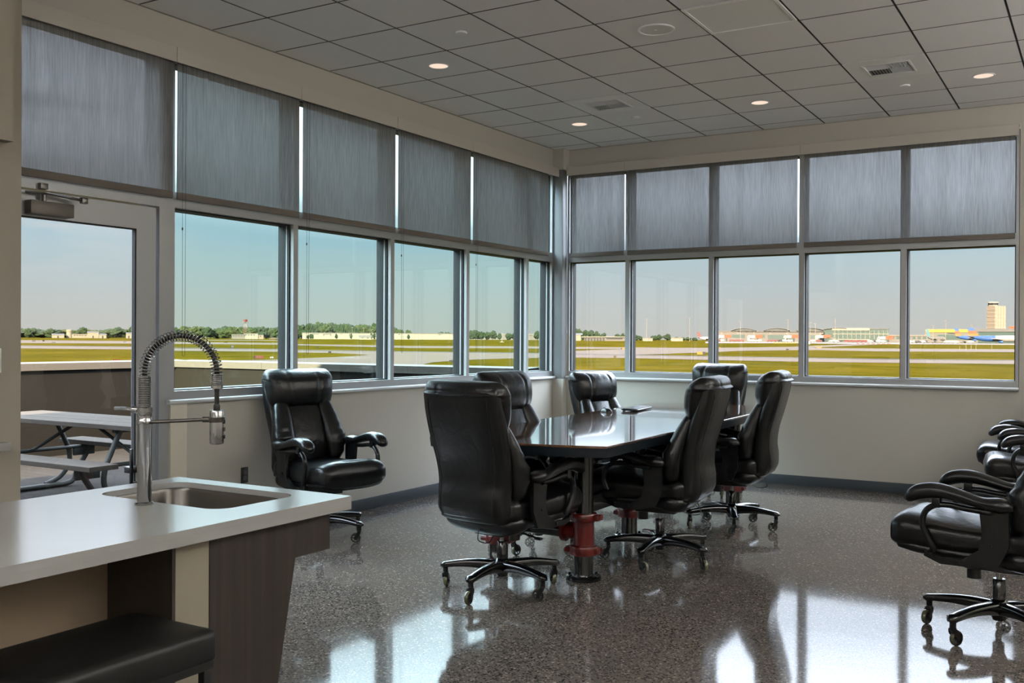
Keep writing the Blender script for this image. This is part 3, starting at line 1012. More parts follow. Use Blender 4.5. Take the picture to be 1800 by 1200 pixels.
PL = [(2.655, -4.60), (2.04, -4.58), (2.36, -3.27), (2.61, -1.66), (2.0, -1.66)]
for i, (x, y) in enumerate(PL):
    pipe_leg(x, y, {0: [(-1, 0)], 1: [(1, 0)], 2: [(1, 0)], 3: [(-1, 0)], 4: [(1, 0)]}[i])
m = MB()
m.box(PL[0][0] - 2.33 - .03, PL[0][0] - 2.33 + .03, PL[0][1] + 3.05 + .04, PL[3][1] + 3.05 - .04, .40, .50, .004)
m.obj('stretcher', M_BLACKG, tab); m = MB()
m.box(PL[1][0] - 2.33 - .03, PL[1][0] - 2.33 + .03, PL[1][1] + 3.05 + .04, PL[4][1] + 3.05 - .04, .40, .50, .004)
m.obj('stretcher', M_BLACKG, tab)
m = MB(); m.cyl((PL[0][0] - 2.33 - .14, PL[0][1] + 3.05, .285), (PL[1][0] - 2.33 + .14, PL[1][1] + 3.05, .285), .045)
m.obj('cross_pipe', M_BLACKG, tab)
m = MB(); m.cyl((PL[3][0] - 2.33 - .14, PL[3][1] + 3.05, .285), (PL[4][0] - 2.33 + .14, PL[4][1] + 3.05, .285), .045)
m.obj('cross_pipe', M_BLACKG, tab)
# red valve wheel hanging under the top
m = MB()
vx, vy, vz = 2.56 - 2.33, -3.95 + 3.05, .735
m.tube([(vx + .055 * math.cos(a), vy, vz + .055 * math.sin(a)) for a in np.linspace(0, 2 * PI, 33)[:-1]], .008, n=8, closed=True)
for k in range(4):
    a = PI / 4 + k * PI / 2
    m.tube([(vx, vy, vz), (vx + .052 * math.cos(a), vy, vz + .052 * math.sin(a))], .006, n=6)
m.cyl((vx, vy - .02, vz), (vx, vy + .06, vz), .014)
m.obj('valve_wheel', M_RED, tab)

# things lying on the table: a flat black keyboard on feet and a mouse
def on_table(px, py, z=TZ):
    d_ = sight(px, py); t_ = (z - CAM.z) / d_.z
    return CAM + d_ * t_


k1, k2 = Vector((1.99, -2.68, TZ)), Vector((1.98, -1.90, TZ))
kb = thing('keyboard', 'flat black keyboard lying on the far part of the conference table', 'keyboard', (1.955, -2.22, TZ), math.radians(96))
m = MB()
m.loft([[Vector((x, y, z + (y + .075) * .035)) for x, y in rrect(-.22 + e, .22 - e, -.075 + e, .075 - e, .03)] for e, z in ((.006, .004), (0, .009), (0, .015), (.004, .019))])
m.obj('case', M_BLACKP, kb)
m = MB()
for r_ in range(5):
    for c_ in range(16):
        x = -.196 + c_ * .0258; y = -.052 + r_ * .024
        m.box(x - .011, x + .011, y - .0095, y + .0095, .017 + (y + .075) * .035, .0225 + (y + .075) * .035)
m.obj('key_bed', pbr('black keys', (22, 23, 25), 0.25), kb, smooth=False)
for sx in (-1, 1): MB().box(sx * .16 - .012, sx * .16 + .012, .05, .07, 0, .022, .002).obj('foot', M_CHROME, kb)
ms = thing('computer_mouse', 'black computer mouse beside the keyboard on the conference table', 'computer mouse', (1.86, -2.62, TZ), math.radians(60))
m = MB()
rows = interp_rows([(-.058, .012, .010), (-.05, .026, .022), (-.02, .033, .036), (.015, .031, .034), (.045, .027, .024), (.058, .014, .012)], 14)
m.loft([[Vector((a * math.cos(t), y, max(0, h_ * math.sin(t)))) for t in np.linspace(0, PI, 15)] for y, a, h_ in rows])
m.obj('shell', M_BLACKP, ms, angle=60)
m = MB(); m.cyl((-.004, .03, .030), (.004, .03, .030), .010, n=16); m.obj('scroll_wheel', M_CHROME, ms)

# ------------------------------------------------------------------ executive chairs
def chair_meshes():
    """parts of the chair: local +Y is the way a sitter faces"""
    D = {}
    # back shell
    rows = interp_rows([(.425, -.165, .02, .15), (.435, -.168, .055, .205), (.47, -.180, .078, .232), (.56, -.190, .085, .240), (.66, -.185, .078, .245), (.76, -.198, .072, .256),
                        (.88, -.232, .070, .268), (1.0, -.268, .066, .272), (1.1, -.295, .060, .268), (1.165, -.305, .052, .262), (1.19, -.302, .040, .25), (1.2, -.298, .015, .22)], 60)
    e = sup(56, 3.2)
    m = MB(); m.loft([[Vector((hw * x, yc + hd * y, z)) for x, y in e] for z, yc, hd, hw in rows])
    D['back_shell'] = m.mesh('back_shell', angle=70)
    # welt seams round the rear panel
    m = MB()
    for s in (-1, 1):
        m.tube([(s * (hw * .79), yc - hd * .81, z) for z, yc, hd, hw in rows[3:-6]], .0045, n=6)
    z, yc, hd, hw = rows[3]
    m.tube([(hw * .79 * u, yc - hd * (.81 + .19 * (1 - u * u)), z) for u in np.linspace(-1, 1, 15)], .0045, n=6)
    D['piping'] = m.mesh('piping')
    # padded side wings
    m = MB()
    rows = interp_rows([(.53, -.075, .012, .18, .02), (.56, -.075, .045, .198, .05), (.62, -.080, .062, .208, .072), (.72, -.090, .068, .214, .086), (.80, -.118, .062, .206, .078), (.90, -.158, .050, .192, .066), (.98, -.195, .036, .178, .052), (1.03, -.215, .012, .17, .02)], 40)
    e = sup(28, 2.3)
    for s in (-1, 1):
        m.loft([[Vector((s * xc + hw * x, yc + hd * y + .006 * math.sin(z * 95) * (1 if y > 0 else 0) * max(0, min(1, (.9 - z) * 6)) * (x * s > 0), z)) for x, y in e] for z, yc, hd, xc, hw in rows])
    D['side_wing'] = m.mesh('side_wing', angle=70)
    # centre panel
    m = MB()
    rows = interp_rows([(.52, -.105, .03, .13), (.60, -.100, .045, .15), (.70, -.105, .05, .15), (.82, -.145, .048, .15), (.94, -.195, .04, .155), (1.02, -.225, .02, .15)], 30)
    e = sup(32, 2.6)
    m.loft([[Vector((hw * x, yc + hd * y, z)) for x, y in e] for z, yc, hd, hw in rows])
    D['centre_panel'] = m.mesh('centre_panel', angle=70)
    # headrest pillow rolled over the top
    m = MB()
    rows = interp_rows([(.932, -.225, .008, .02, .19), (.938, -.225, .035, .03, .222), (.96, -.226, .062, .04, .246), (1.0, -.230, .086, .05, .262), (1.06, -.238, .100, .06, .271), (1.12, -.246, .100, .07, .276), (1.134, -.248, .098, .074, .277), (1.139, -.249, .097, .112, .279), (1.165, -.254, .088, .116, .278), (1.19, -.262, .070, .104, .270), (1.208, -.270, .048, .082, .256), (1.219, -.276, .024, .05, .236), (1.223, -.280, .006, .015, .2)], 70)
    N = 96; e = sup(N, 2.9)

    def groove(x): return math.exp(-((abs(x) - .128) / .008) ** 2)
    m.loft([[Vector((hw * x, c_ + (fd * y + .010 * (fd / .1) * (1 - x * x) - .012 * groove(hw * x) * min(1, fd / .06) if y > 0 else rd * y + .006 * groove(hw * x) * (rd > .09)), z)) for x, y in e] for z, c_, fd, rd, hw in rows])
    D['headrest'] = m.mesh('headrest', angle=75)
    # seat cushion with a waterfall front
    m = MB()
    rows = interp_rows([(-.25, .20, .05, .50), (-.23, .235, .068, .50), (-.10, .262, .076, .495), (.10, .270, .080, .492), (.26, .275, .088, .500), (.36, .275, .094, .508), (.405, .270, .094, .506), (.435, .258, .082, .502), (.455, .238, .058, .498), (.464, .20, .02, .495)], 46)
    e = sup(56, 2.9)
    m.loft([[Vector((hw * x, y, zc + hh * z + (.014 * (x * x) * (1 if z > 0 else 0)))) for x, z in e] for y, hw, hh, zc in rows])
    D['seat_cushion'] = m.mesh('seat_cushion', angle=75)
    m = MB()
    m.tube([(.262 * x, .40 + .0, .507 + .094 * z) for x, z in sup(40, 2.9)], .0035, n=6, closed=True)
    D['seat_seam'] = m.mesh('seat_seam')
    # lower pad and pan
    m = MB()
    rows = interp_rows([(-.25, .2, .02, .43), (-.23, .225, .042, .43), (.0, .245, .05, .425), (.25, .25, .05, .432), (.38, .25, .048, .445), (.425, .235, .035, .448), (.44, .2, .012, .45)], 26)
    e = sup(40, 2.6)
    m.loft([[Vector((hw * x, y, zc + hh * z)) for x, z in e] for y, hw, hh, zc in rows])
    D['seat_pad'] = m.mesh('seat_pad', angle=75)
    # arm pads
    for nm, s in (('right', 1), ('left', -1)):
        m = MB()
        rows = interp_rows([(-.12, .024, .014, .686), (-.105, .036, .024, .688), (.02, .040, .026, .698), (.11, .043, .030, .720), (.20, .046, .035, .736), (.27, .048, .038, .730), (.315, .047, .038, .716), (.345, .039, .030, .700), (.36, .018, .012, .692)], 30)
        e = sup(24, 2.4)
        m.loft([[Vector((s * .307 + hw * x, y, zc + hh * z)) for x, z in e] for y, hw, hh, zc in rows])
        D['arm_pad_' + nm] = m.mesh('arm_pad', angle=75)
        m = MB()
        p = catmull([(s * .305, -.03, .655), (s * .306, .08, .662), (s * .306, .16, .672), (s * .306, .225, .664), (s * .305, .270, .625), (s * .303, .280, .565), (s * .298, .262, .51), (s * .290, .240, .465), (s * .28, .235, .44)], 6)
        m.tube(p, .0155, n=12, flat=(1.1, .95))
        m.loft([[Vector((s * .29 + dx, y, z)) for y, z in ((-.10, .70), (.02, .70), (.028, .66), (.015, .55), (.03, .47), (.10, .42), (.20, .415), (.27, .44), (.275, .415), (.20, .385), (.06, .385), (-.06, .41), (-.10, .50))] for dx in (-.012, .012)])
        m.box(s * .306 - .02, s * .306 + .02, .195, .235, .655, .712, .006)
        for (y, z) in ((-.02, .655), (-.02, .50), (.12, .403), (.24, .425)):
            m.cyl((s * .30, y, z), (s * .31, y, z), .009, n=10)
        D['arm_frame_' + nm] = m.mesh('arm_frame', angle=40)
    # tilt mechanism, knob, lever and hanging cable
    m = MB()
    m.box(-.10, .10, -.13, .14, .335, .385, .008); m.box(-.20, .20, -.10, -.06, .37, .40, .004); m.box(-.2, .2, .08, .12, .37, .40, .004)
    m.cyl((0, .115, .345), (0, .115, .275), .032, .034, n=20)
    m.tube([(.08, -.02, .355), (.2, -.02, .35), (.27, -.02, .338)], .006, n=8); m.box(.255, .30, -.035, -.005, .330, .344, .004)
    D['tilt_mechanism'] = m.mesh('tilt_mechanism')
    m = MB()
    m.tube(catmull([(.03, -.10, .36), (.06, -.19, .315), (.04, -.26, .335), (.03, -.24, .40)], 8), .0035, n=6)
    D['cable'] = m.mesh('cable')
    m = MB(); m.cyl((0, 0, .24), (0, 0, .345), .014, n=20); D['gas_lift'] = m.mesh('gas_lift')
    # five-star base
    m = MB()
    m.lathe([(.0, .085), (.030, .085), (.036, .10), (.046, .125), (.046, .165), (.038, .182), (.030, .188), (.030, .285), (.027, .288), (.015, .288)], n=28)
    for k in range(5):
        a = 2 * PI * k / 5
        M = Matrix.Rotation(a, 4, 'Z')
        rows = interp_rows([(.02, .040, .036, .140), (.08, .036, .031, .148), (.18, .031, .025, .151), (.28, .028, .020, .143), (.33, .028, .018, .136), (.356, .025, .017, .132), (.368, .010, .008, .130)], 18)
        e = sup(16, 3)
        m.loft([[M @ Vector((r_, hw * x, zc + hh * z)) for x, z in e] for r_, hw, hh, zc in rows])
        m.cyl(M @ Vector((.338, 0, .124)), M @ Vector((.338, 0, .092)), .015, n=14)
    D['star_base'] = m.mesh('star_base', angle=45)
    # caster (origin at the stem), wheel trailing behind
    m = MB()
    m.cyl((0, 0, .062), (0, 0, .098), .008, n=10)
    m.lathe([(.013, .076), (.017, .078), (.017, .090), (.012, .094)], (0, 0, 0), 14)
    for s in (-1, 1):
        m.loft([[Vector((s * x, y, z)) for y, z in ((-.010, .086), (.012, .082), (.034, .045), (.030, .030), (.018, .032), (-.008, .064))] for x in (.014, .018)])
    m.box(-.018, .018, -.012, .012, .070, .086, .003)
    m.cyl((-.017, .024, .0375), (.017, .024, .0375), .006, n=10)
    D['caster'] = m.mesh('caster', angle=40)
    m = MB(); m.lathe([(.030, -.010), (.034, -.011), (.0365, -.007), (.0375, 0), (.0365, .007), (.034, .011), (.030, .010)], (0, .024, .0375), 30, 'X', caps=False)
    D['wheel_tyre'] = m.mesh('wheel_tyre', angle=60)
    m = MB()
    m.lathe([(.0, -.010), (.011, -.010), (.011, .010), (.0, .010)], (0, .024, .0375), 16, 'X')
    m.lathe([(.024, -.011), (.031, -.0115), (.031, .0115), (.024, .011), (.024, -.011)], (0, .024, .0375), 26, 'X', caps=False)
    for k in range(6):
        a = 2 * PI * k / 6
        m.tube([(0, .024 + .008 * math.cos(a), .0375 + .008 * math.sin(a)), (0, .024 + .024 * math.cos(a), .0375 + .024 * math.sin(a))], .0042, n=6)
    D['wheel_hub'] = m.mesh('wheel_hub', angle=40)
    for k, me in D.items():
        mat = M_LEATHER
        if k in ('tilt_mechanism', 'cable', 'caster', 'wheel_hub') or k.startswith('arm_frame'): mat = M_BLACKP
        if k == 'star_base': mat = M_BLACKG
        if k == 'gas_lift': mat = M_CHROME
        if k == 'wheel_tyre': mat = M_WHEEL
        me.materials.append(mat)
    return D


CH = chair_meshes()


def chair(x, y, face, base_turn, label, group, lift=0.0, tilt=0.0):
    """face: direction of the sitter (dx, dy)"""
    rz = math.atan2(-face[0], face[1])
    root = thing('office_chair', label, 'chair', (x, y, 0), rz, group)
    T = Matrix.Rotation(tilt, 4, 'X')
    for k in ('back_shell', 'seat_cushion', 'seat_pad', 'tilt_mechanism', 'arm_frame_right', 'arm_frame_left', 'gas_lift'):
        nm = k.replace('_right', '').replace('_left', '')
        o = link(nm, CH[k], root, (0, 0, lift))
        if k == 'back_shell':
            o.location.y = -.06
            for kk in ('piping', 'side_wing', 'centre_panel', 'headrest'): link(kk, CH[kk], o)
        if k == 'seat_cushion': link('seat_seam', CH['seat_seam'], o)
        if k == 'tilt_mechanism': link('cable', CH['cable'], o)
        if k.startswith('arm_frame'):
            link('arm_pad', CH['arm_pad' + k[9:]], o)
    b = link('star_base', CH['star_base'], root); b.rotation_euler = (0, 0, base_turn - rz)
    for k in range(5):
        a = 2 * PI * k / 5 + base_turn - rz
        c = link('caster', CH['caster'], root, (.338 * math.cos(a), .338 * math.sin(a), 0))
        c.rotation_euler = (0, 0, random.uniform(0, 2 * PI))
        link('wheel_tyre', CH['wheel_tyre'], c); link('wheel_hub', CH['wheel_hub'], c)
    return root


R = math.radians
GT, GW = 'black leather chairs around the conference table', 'black leather chairs away from the table'
chair(2.375, -5.09, (.13, 1), R(-17), 'black leather chair at the near end of the conference table, back to the camera', GT)
chair(2.87, -3.92, (-1, -.10), R(-16), 'black leather chair on the right side of the table, nearer of two seen from behind', GT)
chair(2.89, -2.52, (-1, -.12), R(3), 'black leather chair on the right side of the table, farther of two seen from behind', GT)
chair(1.97, -3.94, (1, -.10), R(-90), 'black leather chair left of the table, partly hidden by the near-end chair', GT)
chair(1.585, -1.775, (1, -.28), R(20), 'black leather chair left of the table by the corner column', GT, -.07)
chair(2.10, -.96, (-.12, -1), R(30), 'black leather chair at the far end of the table, facing the camera', GT)
chair(.49, -4.53, (1, -.28), R(5), 'black leather chair alone under the left windows, behind the sink', GW)
chair(4.92, -4.565, (-1, .12), R(167), 'black leather chair at the right edge, largest of the three there', GW)
chair(5.03, -1.55, (-1, -.12), R(40), 'black leather chair mostly out of frame, between the large right-edge chair and the wall chair', GW)
chair(4.90, -.62, (-1, 0), R(10), 'black leather chair against the airfield wall at the right edge, farthest of three', GW)
# ------------------------------------------------------------------ deck outside the door
DZ = -0.06
M_PARAPET = pbr('brown metal panel', (.026, .021, .015), 0.6, vary=((.6, .6, .2), .2), linear=True)
M_COPING = pbr('pale coping', (.25, .22, .185), 0.45, linear=True)
struct(MB().box(-7.5, -.181, -16, 0.15, DZ - .3, DZ).obj('deck_floor', mat_pavers(), smooth=False))
PTOP = 1.13
struct(MB().box(-6.25, -6.05, -16, -.10, DZ, PTOP - .10).obj('wall_deck_west', M_PARAPET, smooth=False))
struct(MB().box(-6.05, -.19, -.30, -.10, DZ, PTOP - .10).obj('wall_deck_north', M_PARAPET, smooth=False))
m = MB()
for k in range(6):
    y1 = -.06 - k * 2.44; y0 = y1 - 2.436
    if k == 0: m.extrude([(-6.29, y0, PTOP - .1), (-6.0, y0, PTOP - .1), (-6.0, y0, PTOP - .012), (-6.29, y0, PTOP)], (0, y1 - y0, 0))
    else: m.extrude([(-6.29, y0, PTOP - .1), (-6.0, y0, PTOP - .1), (-6.0, y0, PTOP - .012), (-6.29, y0, PTOP)], (0, y1 - y0, 0))
struct(m.obj('coping_west', M_COPING, smooth=False))
m = MB()
for x0, x1 in ((-6.0, -4.3), (-4.296, -1.87), (-1.866, -.19)):
    m.extrude([(x0, -.35, PTOP - .1), (x0, -.06, PTOP - .1), (x0, -.06, PTOP), (x0, -.35, PTOP - .012)], (x1 - x0, 0, 0))
struct(m.obj('coping_north', M_COPING, smooth=False))

# picnic table on the deck
pt = thing('picnic_table', 'weathered picnic table with grey tube legs standing on the deck outside', 'picnic table', (-2.88, -4.03, DZ))
M_PLANK = mat_wood('weathered plank', (37, 33, 29), (45, 42, 38), (1.2, 22, 8), 0.9, ior=1.15)
M_GALV = pbr('galvanised tube', (27, 29, 27), 0.6, spec=.15)
m = MB()
for k in range(3): m.box(-1.22 + (.0 if k else .0), 1.22, -.37 + k * .25, -.37 + k * .25 + .24, .708, .75, .004)
m.obj('tabletop', M_PLANK, pt, smooth=False)
for s in (-1, 1):
    MB().box(-1.16, 1.16, s * .66 - .14, s * .66 + .14, .408, .45, .004).obj('bench', M_PLANK, pt, smooth=False)
for s in (-1, 1):
    m = MB(); x = s * .80
    # bent tube frame: bench arm down to the foot, along the ground, and two braces up to the top
    for q in (-1, 1):
        pth = catmull([(x, q * .62, .40), (x, q * .60, .33), (x, q * .50, .18), (x, q * .44, .06), (x, q * .36, .028), (x, q * .2, .026), (x, 0, .026)], 6)
        m.tube(pth, .026, n=12)
        pth = catmull([(x + s * .02, q * .24, .70), (x + s * .02, q * .34, .50), (x + s * .02, q * .40, .36), (x + s * .02, q * .40, .22), (x + s * .02, q * .30, .10), (x + s * .02, q * .14, .04)], 6)
        m.tube(pth, .024, n=12)
        m.box(x - .012, x + .012, q * .56 - .12, q * .56 + .12, .30, .405, .003)
    m.tube([(x, -.62, .392), (x, .62, .392)], .018, n=10); m.tube([(x, -.30, .69), (x, .30, .69)], .02, n=10)
    m.obj('leg_frame', M_GALV, pt)
m = MB()
for s in (-1, 1): m.tube([(s * .80, 0, .40), (s * .15, 0, .69)], .016, n=10)
m.obj('brace', M_GALV, pt)

# ------------------------------------------------------------------ airfield
G0 = -4.55


def gz(dist):
    """the field lies level and rises a little towards the far side"""
    return G0 + 4.05 * smoothstep((dist - 560) / 440.0)


def on_ground(px, py, up=0.0):
    d_ = sight(px, py); h = math.hypot(d_.x, d_.y)
    lo, hi = 5.0, 6000.0
    for _ in range(60):
        mid = (lo * hi) ** .5
        z = CAM.z + d_.z * mid / h
        if z > gz(mid) + up: lo = mid
        else: hi = mid
    return Vector((CAM.x + d_.x * lo / h, CAM.y + d_.y * lo / h, gz(lo) + up))


def site(px, dist, up=0.0):
    d_ = sight(px, 596); h = math.hypot(d_.x, d_.y)
    return Vector((CAM.x + d_.x * dist / h, CAM.y + d_.y * dist / h, gz(dist) + up))


def horizon(px): return 595.15 + ROLL * (px - 900)


def top_of(px, py, dist):
    """height above the ground there of something whose top shows at py"""
    d_ = sight(px, py); h = math.hypot(d_.x, d_.y)
    return CAM.z + d_.z * dist / h - gz(dist)


def facing(px):
    """rotation that turns local -Y towards the terrace"""
    p = site(px, 1000); v = CAM - p
    return math.atan2(v.x, -v.y)


m = MB()
NA = 160
radii = [2, 12, 25, 45, 70, 100, 140, 200, 300, 420, 500, 560] + [560 + 22 * k for k in range(1, 21)] + [1060, 1200, 1500, 2000, 3000, 5000]
rings = [[Vector((CAM.x + r_ * math.cos(2 * PI * i / NA), CAM.y + r_ * math.sin(2 * PI * i / NA), gz(r_))) for i in range(NA)] for r_ in radii]
m.loft(rings, caps=False)
struct(m.obj('ground', mat_grass()))
M_TAXI = pbr('sunlit concrete taxiway', TAXI_C, 0.9, vary=((.05, .05, .05), .06), linear=True)
M_TAR = pbr('tar joint', (.05, .045, .045), 0.8, linear=True)


def strip(name, rows, mat, up=.05):
    xs = []
    for (a, b) in zip(rows, rows[1:]):
        k = max(1, int((b[0] - a[0]) / 12))
        for s in range(k):
            t_ = s / k; xs.append([a[i] + (b[i] - a[i]) * t_ for i in range(3)])
    xs.append(rows[-1])
    m = MB()
    NR = 5
    rings = []
    for (x, yt, yb) in xs:
        rings.append([on_ground(x, yt + (yb - yt) * j / NR, up) for j in range(NR + 1)])
    m.loft(rings, caps=False, closed=False)
    return struct(m.obj(name, mat))


strip('taxiway_far', [(-60, 596.9, 602), (30, 597.5, 602.7), (245, 599.3, 603.6), (300, 600.6, 604.3), (497, 602.6, 605.6), (523, 604.5, 606.8), (668, 606.5, 610), (720, 607.7, 611.5), (905, 608.2, 612), (1003, 609.3, 613), (1098, 610.2, 613.2), (1113, 610.3, 617.5), (1180, 610.8, 621), (1240, 611, 619.5), (1300, 610.5, 616.5), (1400, 609.2, 615.2), (1440, 611.5, 615.0), (1540, 612.2, 617.3), (1800, 613.6, 618.8), (1900, 614.2, 619.6)], M_TAXI)
strip('taxiway_spur', [(1390, 609.3, 612.2), (1460, 606.3, 609.2), (1525, 603.2, 606.2), (1560, 602.2, 604.6)], M_TAXI, .09)
strip('taxiway_lead', [(300, 596.9, 598), (497, 597.4, 598.6)], M_TAXI)
strip('taxiway_left', [(-60, 606, 611), (30, 606.9, 612), (240, 609.3, 614), (300, 611.8, 616.3), (497, 614, 618.2), (523, 614.5, 619.3), (590, 615.3, 620.5), (650, 616.2, 623.6)], M_TAXI)
strip('taxiway_bend', [(380, 634, 652), (440, 632.6, 652), (497, 631.4, 652), (523, 629.6, 652), (587, 627.2, 652), (625, 625.2, 652), (650, 623.6, 652)], M_TAXI, .06)
strip('taxiway_near', [(650, 616.2, 652), (692, 617.2, 652), (738, 617.8, 650), (745, 617.9, 640), (760, 618, 636.6), (800, 618.4, 633.6), (840, 618.9, 631.5), (905, 619.7, 629.6), (960, 620.6, 628.5), (1000, 621.3, 628.3), (1100, 623.3, 629), (1250, 625.8, 632.5), (1400, 628.2, 635.4), (1540, 630.7, 637.2), (1800, 632.9, 639.8), (1900, 633.6, 640.6)], M_TAXI)
strip('taxiway_wedge', [(985, 617.3, 621.2), (1050, 614.8, 622), (1098, 613.2, 623), (1113, 612.2, 623.2), (1180, 618.5, 621.6)], M_TAXI, .08)
strip('apron', [(1240, 600.2, 603), (1400, 600.6, 603.2), (1520, 601.4, 604.6), (1640, 602.6, 605.0), (1900, 604.2, 606.8)], pbr('sunlit apron', (.30, .235, .20), .9, linear=True), .1)
for rows, nm in (([(500, 614.1, 614.9), (700, 617.0, 617.7), (920, 619.6, 620.4), (1100, 623.0, 623.8), (1250, 625.5, 626.2), (1400, 627.9, 628.6), (1540, 630.4, 631.2), (1800, 632.5, 633.3)], 'taxiway_edge'), ([(-60, 605.7, 606.3), (240, 608.9, 609.5), (497, 613.6, 614.2)], 'taxiway_edge')):
    strip(nm, rows, M_TAR, .11)

# ------------------------------------------------------------------ trees
M_LEAF = [pbr('tree foliage %d' % i, c, 0.9, vary=((5, 5, 5), .6), linear=True) for i, c in enumerate(((.024, .046, .011), (.038, .060, .012), (.055, .070, .015)))]
M_BARK = pbr('tree bark', (.09, .07, .05), 0.9, linear=True)


def crown_mesh(seed, w, h):
    rg = random.Random(seed)
    b = bmesh.new()
    bmesh.ops.create_icosphere(b, subdivisions=4, radius=1.0)
    ph = [rg.uniform(0, 6) for _ in range(9)]
    for v in b.verts:
        p = v.co
        n = .16 * math.sin(p.x * 3.1 + ph[0]) * math.sin(p.y * 2.7 + ph[1]) + .14 * math.sin(p.z * 4.3 + ph[2] + p.x * 2) + .12 * math.sin(p.x * 7 + ph[3]) * math.sin(p.z * 6.1 + ph[4]) + .10 * math.sin(p.y * 9 + ph[5] + p.z * 7) + .13 * rg.uniform(-1, 1)
        s = 1 + n
        v.co = Vector((p.x * s * w, p.y * s * w, (p.z * s + 1) * h / 2 * 1.0))
    mb = MB(); mb.b.free(); mb.b = b
    return mb.mesh('crown', angle=60)


CROWNS = [crown_mesh(s, 1.0, 2.0) for s in range(6)]
TRUNK = MB().cyl((0, 0, 0), (0, 0, 1.2), .09, .06, n=8).mesh('trunk')
TRUNK.materials.append(M_BARK)
CR_M = {}
for i in range(6):
    for j in range(3):
        me = CROWNS[i].copy(); me.materials.append(M_LEAF[j]); CR_M[(i, j)] = me


def tree(px, dist, ytop, w, shade, label, group, low=.12):
    h = top_of(px, ytop, dist)
    if h < 2: h = 2
    p = site(px, dist)
    r_ = thing('tree', label, 'tree', p, random.uniform(0, 6), group)
    c = link('crown', CR_M[(random.randrange(6), shade)], r_, (0, 0, h * low)); c.scale = (w / 2, w / 2, h * (1 - low) / 2.1)
    t_ = link('trunk', TRUNK, r_); t_.scale = (h * .35, h * .35, h * .3)
    return r_


rt = random.Random(5)


def tree_row(x0, x1, step, tops, dist, wpx, label, group, shades=(0, 0, 1, 1, 2)):
    x = x0
    while x <= x1:
        # tops: polyline of (px, y)
        for (a, b) in zip(tops, tops[1:]):
            if a[0] <= x <= b[0]:
                yt = a[1] + (b[1] - a[1]) * (x - a[0]) / (b[0] - a[0]); break
        else: yt = tops[-1][1]
        dd = dist * rt.uniform(.97, 1.06)
        tree(x, dd, yt + rt.uniform(-2.2, 1.4), wpx * rt.uniform(1.2, 2.0) / F_PX * dd, rt.choice(shades), label, group)
        x += step * rt.uniform(.7, 1.3)


LBL = {'door': 'green tree in the dense wood seen through the glass door',
       'w1': 'green tree in the dense wood behind the red and white radar tower',
       'w2': 'tall green tree in the wood behind the long white warehouse',
       }
tree_row(-40, 244, 8.5, [(-40, 581), (38, 580.5), (52, 578.5), (70, 581), (105, 580), (118, 581), (135, 580), (160, 581), (200, 579.5), (225, 579), (262, 577)], 1520, 15, LBL['door'], 'trees of the wood through the door')
for x, y, w in ((145, 575.2, 14), (209, 575.5, 22), (236, 572.5, 15), (50, 577.5, 12), (88, 578, 13)): tree(x, 1480, y, w / F_PX * 1480, 0, 'taller round green tree standing above the wood seen through the glass door', 'taller trees through the door')
tree_row(250, 500, 7.0, [(250, 578), (300, 577.5), (322, 575.5), (340, 575), (380, 578), (400, 575), (420, 577), (440, 576), (470, 577), (500, 574)], 1500, 12, LBL['w1'], 'trees of the wood behind the radar tower')
tree_row(508, 690, 6.5, [(508, 570.5), (540, 570), (585, 569), (600, 571), (668, 571.5), (690, 572)], 1640, 12, LBL['w2'], 'trees behind the warehouse')
for x, y, w in ((693, 577, 9), (700, 579, 9), (706, 580, 8), (716, 580, 7), (721, 581, 7)): tree(x, 1560, y, w / F_PX * 1560, 1, 'small green tree rising over the warehouse roof, end of the wood', 'last trees of the wood')
for x, y, w in ((775, 583.5, 12), (787, 584, 12), (828, 581, 12), (836, 580.5, 14), (846, 583, 11), (856, 583, 11), (866, 581, 14), (878, 586, 8), (895, 585, 12), (906, 584.5, 12), (917, 584, 9), (945, 582, 12), (957, 580, 14)):
    tree(x, 1460, y, w / F_PX * 1460, 0, 'rounded green tree in front of the long low warehouse', 'trees before the low warehouse')
for x, y, w in ((1003, 580, 12), (1014, 578.2, 13), (1028, 580.5, 16), (1038, 580.5, 14), (1049, 583, 12), (1060, 585, 10), (1086, 587, 11), (1095, 586.5, 9), (1108, 587, 12)):
    tree(x, 1420, y, w / F_PX * 1420, 0, 'dark green tree above the low grey hangar roof', 'trees behind the low hangar')
for x, y, w in ((1118, 588.5, 12), (1126, 591, 9), (1148, 590, 10), (1152, 590, 9), (1159, 588, 9), (1173, 587, 12), (1190, 592.5, 9), (1200, 592.8, 9), (1210, 592.6, 9), (1221, 593.2, 8)):
    tree(x, 1420, y, w / F_PX * 1420, 0, 'small round tree on the skyline left of the terminal', 'trees left of the terminal')

# ------------------------------------------------------------------ far buildings
M_BWHITE = pbr('sunlit white wall', (0.307, 0.282, 0.239), .8, linear=True)
M_BCREAM = pbr('sunlit cream wall', (0.290, 0.256, 0.180), .8, linear=True)
M_BGREY = pbr('grey wall', (0.188, 0.171, 0.153), .8, linear=True)
M_BROOF = pbr('grey roof', (0.136, 0.129, 0.124), .7, linear=True)
M_BGLASS = pbr('green facade glass', (0.046, 0.085, 0.073), .3, spec=.3, linear=True)
M_BDARK = pbr('dark bay', (0.026, 0.026, 0.026), .6, linear=True)
M_BORANGE = pbr('orange panel', (0.307, 0.085, 0.034), .7, linear=True)
M_BYELL = pbr('yellow fascia', (0.426, 0.299, 0.017), .6, linear=True)
M_BTAN = pbr('tan concrete', (0.290, 0.226, 0.171), .8, linear=True)
M_BLT = pbr('pale concrete', (0.358, 0.307, 0.239), .8, linear=True)
M_BBLUE = pbr('airliner blue', (0.026, 0.095, 0.290), .5, linear=True)
M_BTEAL = pbr('teal paint', (0.043, 0.171, 0.205), .5, linear=True)
